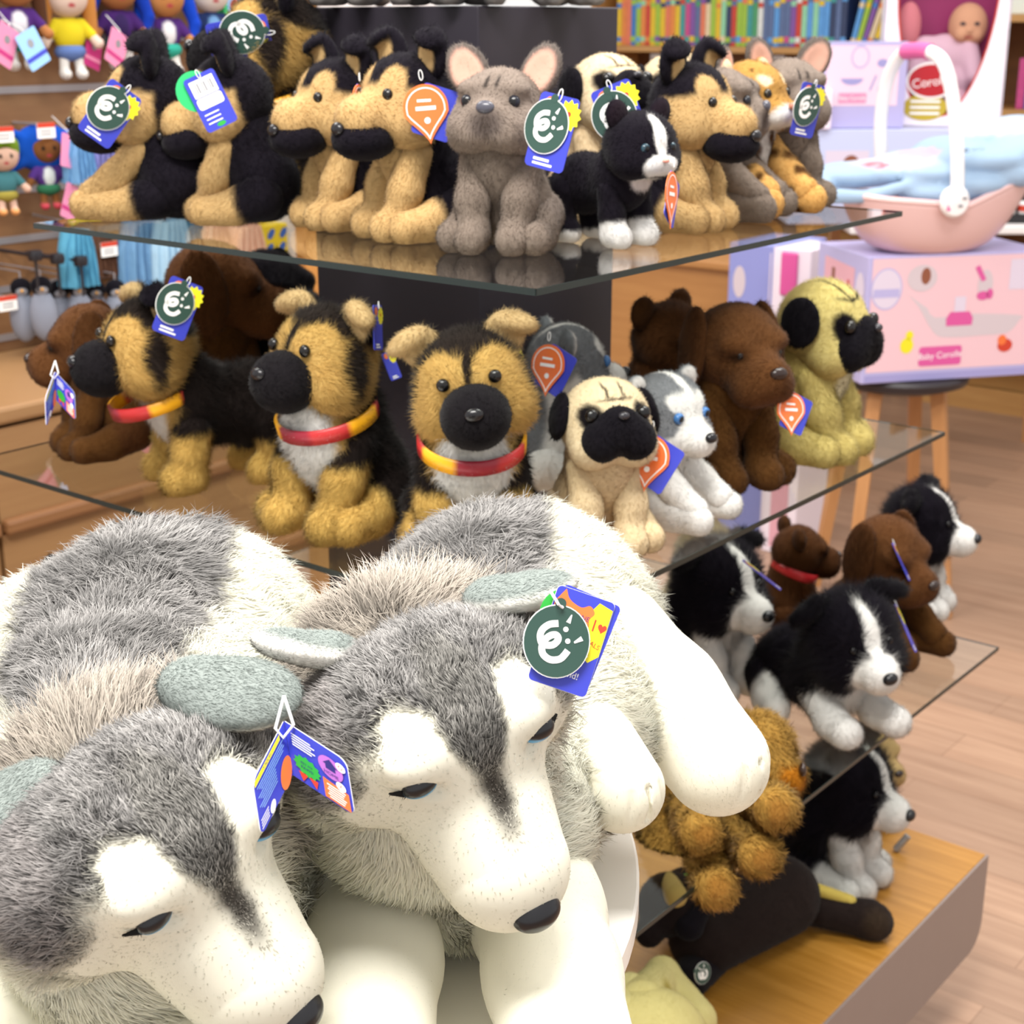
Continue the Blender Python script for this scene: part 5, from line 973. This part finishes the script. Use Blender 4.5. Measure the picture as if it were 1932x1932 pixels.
t13 = toy('frenchie', put(1462, 386, Z1), 20, 'grey bulldog soft toy behind the spotted leopard', 1.0, 'sit', (0, 0, 0), G1)
m1 = toy('lab', put(215, 850, Z2), -62, 'brown puppy soft toy at the left end of the middle shelf with a leaflet tag', 1.08, 'sit', (-20, 6, 0), G2)
m2 = toy('gsd', put(425, 905, Z2), -62, 'shepherd soft toy standing on four legs on the middle shelf in a bright collar', 1.3, 'stand', (0, 0, 0), G2, earkind=('fold', 'prick'), hoff=(0, -.3, 1.3))
m3 = toy('lab', put(400, 800, Z2), 40, 'dark brown dog soft toy seen from behind at the back of the middle shelf', 1.42, 'sit', (60, 0, 0), G2)
m4 = toy('blacklab', put(492, 780, Z2), 60, 'black dog soft toy at the back of the middle shelf', 1.3, 'sit', (0, 0, 0), G2)
m5 = toy('gsd', put(655, 985, Z2), -36, 'shepherd soft toy with a red and yellow collar, head turned to the left', 1.3, 'sit', (-8, -4, 0), G2, hoff=(0, -.3, 1.3))
m6 = toy('gsd', put(890, 1040, Z2), 4, 'shepherd soft toy facing the front with folded ears and a red collar', 1.28, 'sit', (-2, 2, -10), G2, hoff=(0, -.3, 1.3))
m7 = toy('pup', put(1037, 915, Z2), 105, 'grey husky puppy soft toy with its back turned, behind the cream pug', 1.08, 'sit', (0, 0, 0), G2)
m8 = toy('pug', put(1128, 1022, Z2), 14, 'cream pug soft toy with a black face at the front of the middle shelf', 1.02, 'sit', (2, -12, 0), G2)
m9 = toy('pup', put(1230, 972, Z2), 56, 'grey and white husky puppy soft toy with blue eyes, facing right', .98, 'loll', (-14, 4, 0), G2)
m10 = toy('teddy', put(1236, 850, Z2), 50, 'brown bear soft toy with round ears behind the grey husky puppy', 1.1, 'sit', (0, 0, 0), G2)
m11 = toy('lab', put(1358, 901, Z2), 24, 'brown labrador soft toy with long ears and an orange drop tag', 1.22, 'sit', (2, 0, 0), G2)
m12 = toy('pugy', put(1507, 852, Z2), 56, 'yellow pug soft toy with black ears at the right end of the middle shelf', 1.26, 'sit', (-2, 4, 0), G2)
s1 = toy('collie', put(1325, 1290, Z3), 40, 'black and white collie soft toy sitting furthest left on the lowest shelf', 1.28, 'sit', (0, 4, 0), G3)
s2 = toy('collie', put(1534, 1332, Z3), 26, 'black and white collie soft toy lying at the front of the lowest shelf', 1.27, 'prone', (-6, 6, -8), G3, hoff=(0, 0, 1.2), skip=('tail',))
s3 = toy('lab', put(1640, 1215, Z3), 40, 'brown dog soft toy lying behind the front collie', 1.3, 'loll', (0, 10, 0), G3)
s4 = toy('teddy', put(1480, 1180, Z3), 100, 'brown and white spaniel soft toy with a red collar, back turned', 0.95, 'sit', (0, 0, 0), G3, name='spaniel_plush')
collar_band(s4, np.array((0, -.012, .094)), .036, .008, (20, 0), 0, (0xC02A30,) * 8)
s5 = toy('collie', put(1700, 1148, Z3), 62, 'black and white collie soft toy in profile at the right end of the lowest shelf', 1.2, 'sit', (0, 0, 0), G3)
b1 = toy('collie', put(1560, 1654, Z4), 52, 'black and white collie soft toy lying on the wooden base', 1.4, 'sit', (4, 6, 0), G4)
# hidden neighbours seen through the glass and behind the others
def at_y(px, Y, z): p = on_y(px, 900, Y); return np.array((p[0], Y, z + .0005))
s6 = toy('gsd', at_y(455, 1.97, Z3), -20, 'shepherd soft toy under the middle shelf, seen through its glass on the left', 1.15, 'sit', (0, 20, 0), G3)
s7 = toy('pup', at_y(585, 1.80, Z3), 150, 'grey and white soft toy under the middle shelf beside the dark column', 1.1, 'sit', (0, 0, 0), G3)
BREEDS['cream'] = variant('lab', hp=[(0xD8CDB2, .6), E((0, 1.5, 3), (4.5, 4, 3), 0xA89878, .3)], ear=('drop', 0x9A8868, None), body=[(0xD8CDB2, .7)], leg=[(0xE0D8C0, .5)], thigh=0xD8CDB2, tail=[(0xD8CDB2, .6)])
BREEDS['tanlab'] = variant('lab', hp=[(0xCDB27C, .3)], ear=('drop', 0xBFA36C, None), body=[(0xCDB27C, .3)], leg=[(0xCDB27C, .3)], thigh=0xCDB27C, tail=[(0xCDB27C, .3)])
s8 = toy('cream', at_y(1318, 2.2, Z3), 60, 'shaggy beige dog soft toy under the middle shelf, seen through the glass', 1.1, 'sit', (20, 25, 0), G3, name='terrier_plush')
s9 = toy('blacklab', at_y(262, 2.12, Z3), -40, 'black dog soft toy under the left part of the middle shelf, only its head showing', 1.05, 'sit', (0, 0, 0), G3)
s10 = toy('blacklab', at_y(112, 2.12, Z3), -40, 'black dog soft toy at the far left under the middle shelf', .95, 'sit', (0, 0, 0), G3)
b2 = toy('tanlab', put(1618, 1540, Z4), 30, 'tan dog soft toy on the wooden base hidden behind the collie', 1.0, 'sit', (0, 0, 0), G4)
BREEDS['seal'] = variant('frenchie', hp=[(0x8E8A88, .4)], body=[(0x8E8A88, .4)], leg=[(0x9A9694, .4)], thigh=0x8E8A88)
for i, (px, Y, yw, lb) in enumerate(((700, 1.86, -20, 'leftmost grey soft toy on top of the dark pillar'), (805, 1.80, 10, 'second grey soft toy from the left on top of the dark pillar'), (905, 1.78, -5, 'third grey soft toy from the left on top of the dark pillar'), (1045, 1.85, 20, 'rightmost grey soft toy on top of the dark pillar'))):
    toy('seal', at_y(px, Y, 1.617), yw, lb, .7, 'loll', (0, 0, 0), 'soft toys on top of the pillar', dens=6, nres=22)
# shaggy caramel bear with its paws hanging over the lowest shelf
def world_parts(root):
    inv = np.linalg.inv(ROOTM[root.name])
    return lambda px, py, Y: app(inv, on_y(px, py, Y)[None])[0] * 100
bear = toy_root('bear_plush', at_y(1335, 1.63, Z3 + .0005), 0, 'shaggy caramel bear soft toy showing the soles of its paws below the big husky', 'soft toy', G3)
w = world_parts(bear); CAR, PAD = 0xB08A44, 0xA27434
fb = dict(dens=26, lift=.4, comb=(.3, -.4, -1), width=.06, two=True, clump=.75, cfreq=.9, grain=.16, mott=.2, jit=.2)
plush(bear, 'body', [('e', w(1330, 1480, 1.66), (7.5, 6, 8)), ('e', w(1290, 1600, 1.60), (5.5, 4.5, 4.5))], [(CAR, 1.5)], 2, 40, fur=fb, rough_paint=.3)
plush(bear, 'head', [('e', w(1425, 1415, 1.60), (4.6, 4.4, 4.4)), ('c', w(1440, 1440, 1.57), w(1487, 1470, 1.55), 2.8, 2.0)], [(CAR, 1.3), ('e', w(1495, 1470, 1.54), (1.9, 1.9, 1.7), 0xB0701C, .3, .4)], 1.2, 36, fur=fb, rough_paint=.2)
bead(bear, 'nose', [('e', w(1514, 1452, 1.535), (.45, .8, .8))], [(0x2A1A12, 0)], .2, 12)
for nm, a, b in (('front_leg', (1300, 1530, 1.58), (1322, 1570, 1.51)), ('front_leg', (1420, 1500, 1.58), (1462, 1525, 1.50)), ('hind_leg', (1330, 1600, 1.58), (1350, 1672, 1.50)), ('hind_leg', (1390, 1570, 1.58), (1432, 1612, 1.50))):
    pa, pb = w(*a), w(*b); v = CAM - on_y(*b); v /= np.linalg.norm(v)
    plush(bear, nm, [('c', pa, pb, 2.4, 2.3), ('e', pb, (2.35, 2.0, 2.3))], [(CAR, 1.2), ('e', pb + v * 2.0 + np.array((.3, 0, -.2)), (1.35, 1.35, 1.35), PAD, .4, .25)], .8, 30, fur=fb, rough_paint=.2, ground=-.05)
# dark shepherd lying on the base, its paw stretched to the right
def world_z(root):
    inv = np.linalg.inv(ROOTM[root.name])
    return lambda px, py, z: app(inv, on_z(px, py, Z4 + z)[None])[0] * 100
dark = toy_root('shepherd_plush', put(1400, 1790, Z4), 0, 'dark brown soft toy lying on the wooden base with one paw stretched out', 'soft toy', G4)
w = world_z(dark); DK = 0x2A211F; fd = dict(dens=28, lift=.4, comb=(.4, 0, -.6), width=.035, clump=.4, grain=.14, jit=.25)
plush(dark, 'body', [('c', w(1330, 1770, .055), w(1470, 1690, .07), 5.2, 6.0), ('e', w(1300, 1700, .06), (5, 5, 5))], [(DK, .4)], 2, 44, fur=fd)
plush(dark, 'head', [('e', w(1265, 1705, .11), (4.6, 4.6, 4.4)), ('c', w(1250, 1720, .10), w(1225, 1760, .09), 2.6, 2.0)], [(0x221A1A, .4), ('e', w(1252, 1690, .12), (2.0, 3.4, 2.6), 0xC9AA62, .2, .4)], 1.2, 36, fur=fd)
plush(dark, 'ear', [('c', w(1322, 1715, .12), w(1300, 1745, .10), 1.4, 2.2)], [(0x17141A, .2)], .6, 24, fur=fd)
plush(dark, 'ear', [('c', w(1262, 1660, .14), w(1275, 1690, .16), 1.2, 1.6)], [(0xBFA362, .2)], .6, 24, fur=fd)
plush(dark, 'front_leg', [('c', w(1480, 1700, .04), w(1640, 1735, .028), 2.8, 2.7), ('c', w(1640, 1735, .028), w(1652, 1740, .028), 2.8, 2.6)], [(DK, .5), ('e', w(1655, 1742, .035), (2.2, 2.4, 2.2), 0x3A2E24, .4, .5)], 1, 40, fur=fd)
plush(dark, 'hind_leg', [('c', w(1340, 1800, .03), w(1300, 1850, .03), 3.2, 2.6)], [(0x1E1A1E, .3)], 1, 30, fur=fd)
plush(dark, 'belly', [('c', w(1510, 1668, .075), w(1605, 1700, .055), 1.0, .9)], [(0xCDB65E, .35)], .8, 26, fur=fd)
collar_band(dark, w(1308, 1695, .10) * .01, .034, .006, (40, 40), 0)
cream = toy_root('puppy_plush', put(1240, 1905, Z4), 0, 'pale yellow soft toy at the bottom edge, on the wooden base beside the table', 'soft toy', G4)
w = world_z(cream); PY = 0xE2D594; fc = dict(dens=34, lift=.35, comb=(.3, -.3, -.8), width=.03, clump=.3, grain=.06, jit=.2)
plush(cream, 'body', [('e', w(1225, 1960, .07), (7.5, 6.5, 6.5))], [(PY, .3)], 2, 36, fur=fc)
plush(cream, 'front_leg', [('c', w(1215, 1900, .10), w(1250, 1838, .07), 3.6, 2.2), ('c', w(1250, 1838, .07), w(1310, 1925, .05), 2.2, 3.0)], [(PY, .3), ('e', w(1262, 1880, .11), (.7, 3.0, 3.0), 0xB5A24E, .6, .2)], 1.0, 40, fur=fc)
plush(cream, 'front_leg', [('c', w(1190, 1870, .10), w(1185, 1920, .10), 2.4, 3.0), ('c', w(1185, 1920, .10), w(1270, 1985, .06), 2.8, 3.0)], [(0xE6DA9C, .3)], 1.0, 36, fur=fc)
m = MB(); a = on_z(1690, 1603, Z4 + .004); b = on_z(1713, 1577, Z4 + .03); m.tube([a, a * .5 + b * .5, b], .006, mat('grey_metal', 0x9A9A9C, .4, .6), 10)
tag(m.build('price_holder', None, True), 'grey metal prong lying on the wooden base beside the collie', 'price holder')

# ------------------------------------------------------------------ tags on the toys
card_tag(t1, 207, 215, 1.66, .064, -38, 15)
card_tag(t2, 452, 72, 1.76, .068, -80, 10)
card_tag(t3, 397, 190, 1.59, .056, 24, 15, 'back')
o = card_tag(t5, 803, 203, 1.50, .060, 8, 0, 'drop')
card_tag(t4, 676, 195, 1.56, .05, 0, 70, 'drop')
card_tag(t6, 1042, 250, 1.40, .066, -14, -30)
card_tag(t8, 1172, 222, 1.50, .064, 22, 0)
card_tag(t12, 1523, 208, 1.75, .058, -12, 45)
card_tag(t7, 1266, 365, 1.42, .055, 0, 74, 'drop')
card_tag(m2, 335, 582, 1.62, .062, -24, 20)
card_tag(m5, 712, 618, 1.52, .045, 0, 72, 'plain')
card_tag(m6, 985, 690, 1.52, .055, 25, 76, 'plain'); card_tag(m6, 738, 690, 1.55, .03, 20, 50, 'plain')
card_tag(m7, 1034, 688, 1.55, .058, -4, -35, 'drop')
card_tag(m8, 1224, 862, 1.475, .062, -6, -20, 'drop')
card_tag(m11, 1492, 772, 1.66, .052, 4, 35, 'drop')
card_tag(s1, 1437, 1085, 1.80, .06, 55, 86, 'plain'); card_tag(s2, 1708, 1185, 1.92, .07, 28, 86, 'plain'); card_tag(s3, 1700, 1060, 2.1, .06, 28, 86, 'plain')
M = pose_tag(dark, 1326, 1836, 1.78, 80, 0, 50); logo_disc(dark, M, .016)
# open leaflet on the left puppy's ear
def leaflet(root, P0, P1, PL, PRt, name='leaflet', rich=False):
    """two panels hinged on the line P0-P1; PL / PRt = outer top corners (world)"""
    inv = np.linalg.inv(ROOTM[root.name]); top = None
    for side, Q in (('l', PL), ('r', PRt)):
        X = Q - P0; Y = P0 - P1; Z = np.cross(X, Y) if side == 'r' else -np.cross(X, Y); Z /= np.linalg.norm(Z)
        if Z @ (CAM - P0) < 0: Z = -Z
        M = np.eye(4); M[:3, 0], M[:3, 1], M[:3, 2], M[:3, 3] = X, Y, Z, P1; M = inv @ M   # unit square, z in metres
        f = lambda *p: [(x, y) for x, y in p]; z = .0004; m = MB()
        rc = .14; out = [(0, 0), (1 - rc, 0)] + [(1 - rc + rc * math.sin(t), rc - rc * math.cos(t)) for t in np.linspace(.2, 1.57, 5)] + [(1 - rc + rc * math.cos(t), 1 - rc + rc * math.sin(t)) for t in np.linspace(0, 1.57, 6)] + [(0, 1)]
        m.prism(out, .0005, CARD['white'], M, z0=-.0009); m.prism(out, .0003, CARD['blue'], M, z0=-.0004)
        if side == 'l':
            m.flat(f((.2, .87), (1, .87), (1, .97), (.2, .97)), CARD['yellow'], M, z)
            m.flat([(.16 + .17 * x, .22 + .26 * y) for x, y in disc(1, 20)] , CARD['orange'], M, z); m.flat([(.62 + x * .08, .12 + y * .1) for x, y in disc(1, 14)], CARD['white'], M, z)
            for i in range(9): m.stroke([(.12 + .04 * (i % 2), .8 - i * .055), (.95 - .05 * (i % 3), .8 - i * .055)], .016, CARD['sky'], M, z, .0001) if i < 4 else m.stroke([(.42, .8 - i * .055), (.95 - .05 * (i % 3), .8 - i * .055)], .016, CARD['sky'], M, z, .0001)
            for i in range(4): m.stroke([(.74, .25 - i * .05), (.97, .25 - i * .05)], .018, CARD['white'], M, z, .0001)
            if rich: m.text('HUSKY', .085, INK, M @ xform((.6, .92, z + .0001)) @ np.diag([-1, 1, 1, 1]) if False else M @ xform((.6, .92, z + .0001)), 0)
        else:
            for i in range(5): m.stroke([(.1, .86 - i * .05), (.42 + .06 * (i % 2), .86 - i * .05)], .022, CARD['white'], M, z, .0001)
            m.flat([(.72 + .2 * x, .66 + .2 * y) for x, y in disc(1, 24)], CARD['purple'], M, z)
            m.flat(f((.64, .62), (.8, .62), (.8, .7), (.84, .7), (.72, .82), (.6, .7), (.64, .7)), INK, M, z + .0001)
            a = np.linspace(0, 2 * PI, 24, endpoint=False); m.flat([(.3 + math.cos(t) * (.19 if i % 2 else .23), .36 + math.sin(t) * (.15 if i % 2 else .19)) for i, t in enumerate(a)], CARD['lime'], M, z)
            m.flat(f((.14, .2), (.2, .04), (.25, .12), (.3, .2)), CARD['red'], M, z); m.flat(f((.3, .2), (.36, .12), (.42, .04), (.46, .2)), CARD['red'], M, z)
            m.flat(f((.56, .04), (.97, .04), (.97, .36), (.56, .4)), CARD['orange'], M, z)
            for i in range(6): m.stroke([(.62 + .02 * (i % 2), .32 - i * .045), (.92 - .02 * (i % 3), .32 - i * .045)], .02, CARD['white'], M, z + .0001, .0001)
            for cx, cy in ((.9, .8), (.86, .42)): m.flat([(cx + x * .08, cy + y * .08) for x, y in disc(1, 14)], CARD['white'], M, z + .0002)
            if rich:
                m.text('HOME', .085, INK, M @ xform((.72, .55, z + .0002)), 0); m.text('PET MY', .06, INK, M @ xform((.3, .4, z + .0002)), 0); m.text('PAWS!', .07, INK, M @ xform((.3, .32, z + .0002)), 0)
                m.text('?', .12, CARD['red'], M @ xform((.86, .42, z + .0004)), 0); m.text('O', .1, CARD['red'], M @ xform((.9, .8, z + .0004)), 0)
        o = m.build(name if top is None else 'right_panel', root if top is None else top); top = top or o
    s = MB(); q = P0 * .93 + P1 * .07; s.tube(app(inv, np.array([P0 + (0, .004, .012), q + (-.004, -.004, 0), q + (0, -.006, -.004), q + (.005, -.004, .002), P0 + (0, .004, .012)])), .0008, STRING, 6); s.build('tag_loop', top)
    return top
INK = mat('dark_ink', 0x2A2470, .5)
leaflet(husky_a, on_y(536, 1361, .685), on_y(552, 1462, .675), on_y(478, 1474, .655), on_y(652, 1436, .66), rich=True)
leaflet(m1, on_y(104, 702, 1.66), on_y(106, 755, 1.65), on_y(86, 752, 1.62), on_y(140, 740, 1.64))
# the big round tag with its cards
def big_tag(root, px, py, Y):
    M = pose_tag(root, px, py, Y, -6, 8) @ np.diag([.88, .88, .88, 1]); h = .060
    b = sub_frame(M, (.0098, .0012, -.004), -12); c = MB(); w = h * .62
    c.prism(disc(.0165, 30), .0004, CARD['lime'], sub_frame(b, (-.008, .0135, -.0016)))
    c.prism(rrect(w, h * .9, .003), .0005, CARD['blue'], sub_frame(b, (.002, .0035, -.0012), -4)); c.prism(rrect(w, h, .003), .0005, CARD['white'], b, z0=-.0005); c.prism(rrect(w - .0004, h - .0004, .003), .0003, CARD['blue'], b)
    z = .0004; Y1 = [(-.006, .026), (.002, .022), (.009, .027), (w / 2 - .0006, .025), (w / 2 - .0003, -.004), (.013, -.0095), (.007, -.006), (.001, -.007), (.001, .012)]
    c.flat([(x, y) for x, y in Y1[2:]], CARD['yellow'], b, z)
    bone = smooth_path([(-.013, .029), (-.009, .0235), (-.001, .021), (.004, .0235), (.008, .02), (.006, .0155), (.007, .011), (.003, .008), (-.002, .011), (-.009, .014), (-.016, .014), (-.018, .022)], 4)[:-1]
    c.flat(bone, CARD['orange'], b, z + .0001); c.text('BONE', .0042, INK, b, z + .0002, (.0005, .0155), rz=-4)
    c.text('I', .0105, CARD['red'], b, z + .0002, (.0098, .0128)); c.text('ANIMALS', .0042, CARD['red'], b, z + .0002, (.0088, .003), rz=-14)
    t = np.linspace(0, 2 * PI, 30, endpoint=False); c.flat([(.0150 + .00021 * 16 * math.sin(a) ** 3 * .82, .0128 + .0002 * (13 * math.cos(a) - 5 * math.cos(2 * a) - 2 * math.cos(3 * a) - math.cos(4 * a))) for a in t], CARD['red'], b, z + .0002)
    c.text('your', .0055, CARD['white'], b, z + .0001, (.0035, -.0145)); c.text('friend!', .0055, CARD['white'], b, z + .0001, (.0035, -.0195)); c.stroke([(.0108, -.0065), (.012, -.0058)], .0007, CARD['white'], b, z, .0001)
    o = c.build('hang_tag', root); logo_disc(o, M, .0215)
    s = MB(); s.tube(app(M, np.array([(-.003, .024, .001), (-.002, .022, .004), (.001, .0205, .002), (.0, .022, -.004), (-.004, .026, -.004), (-.0065, .029, -.002), (-.003, .024, .001)])), .0008, STRING, 6); s.build('tag_loop', o)
big_tag(husky_b, 1050, 1210, .745)
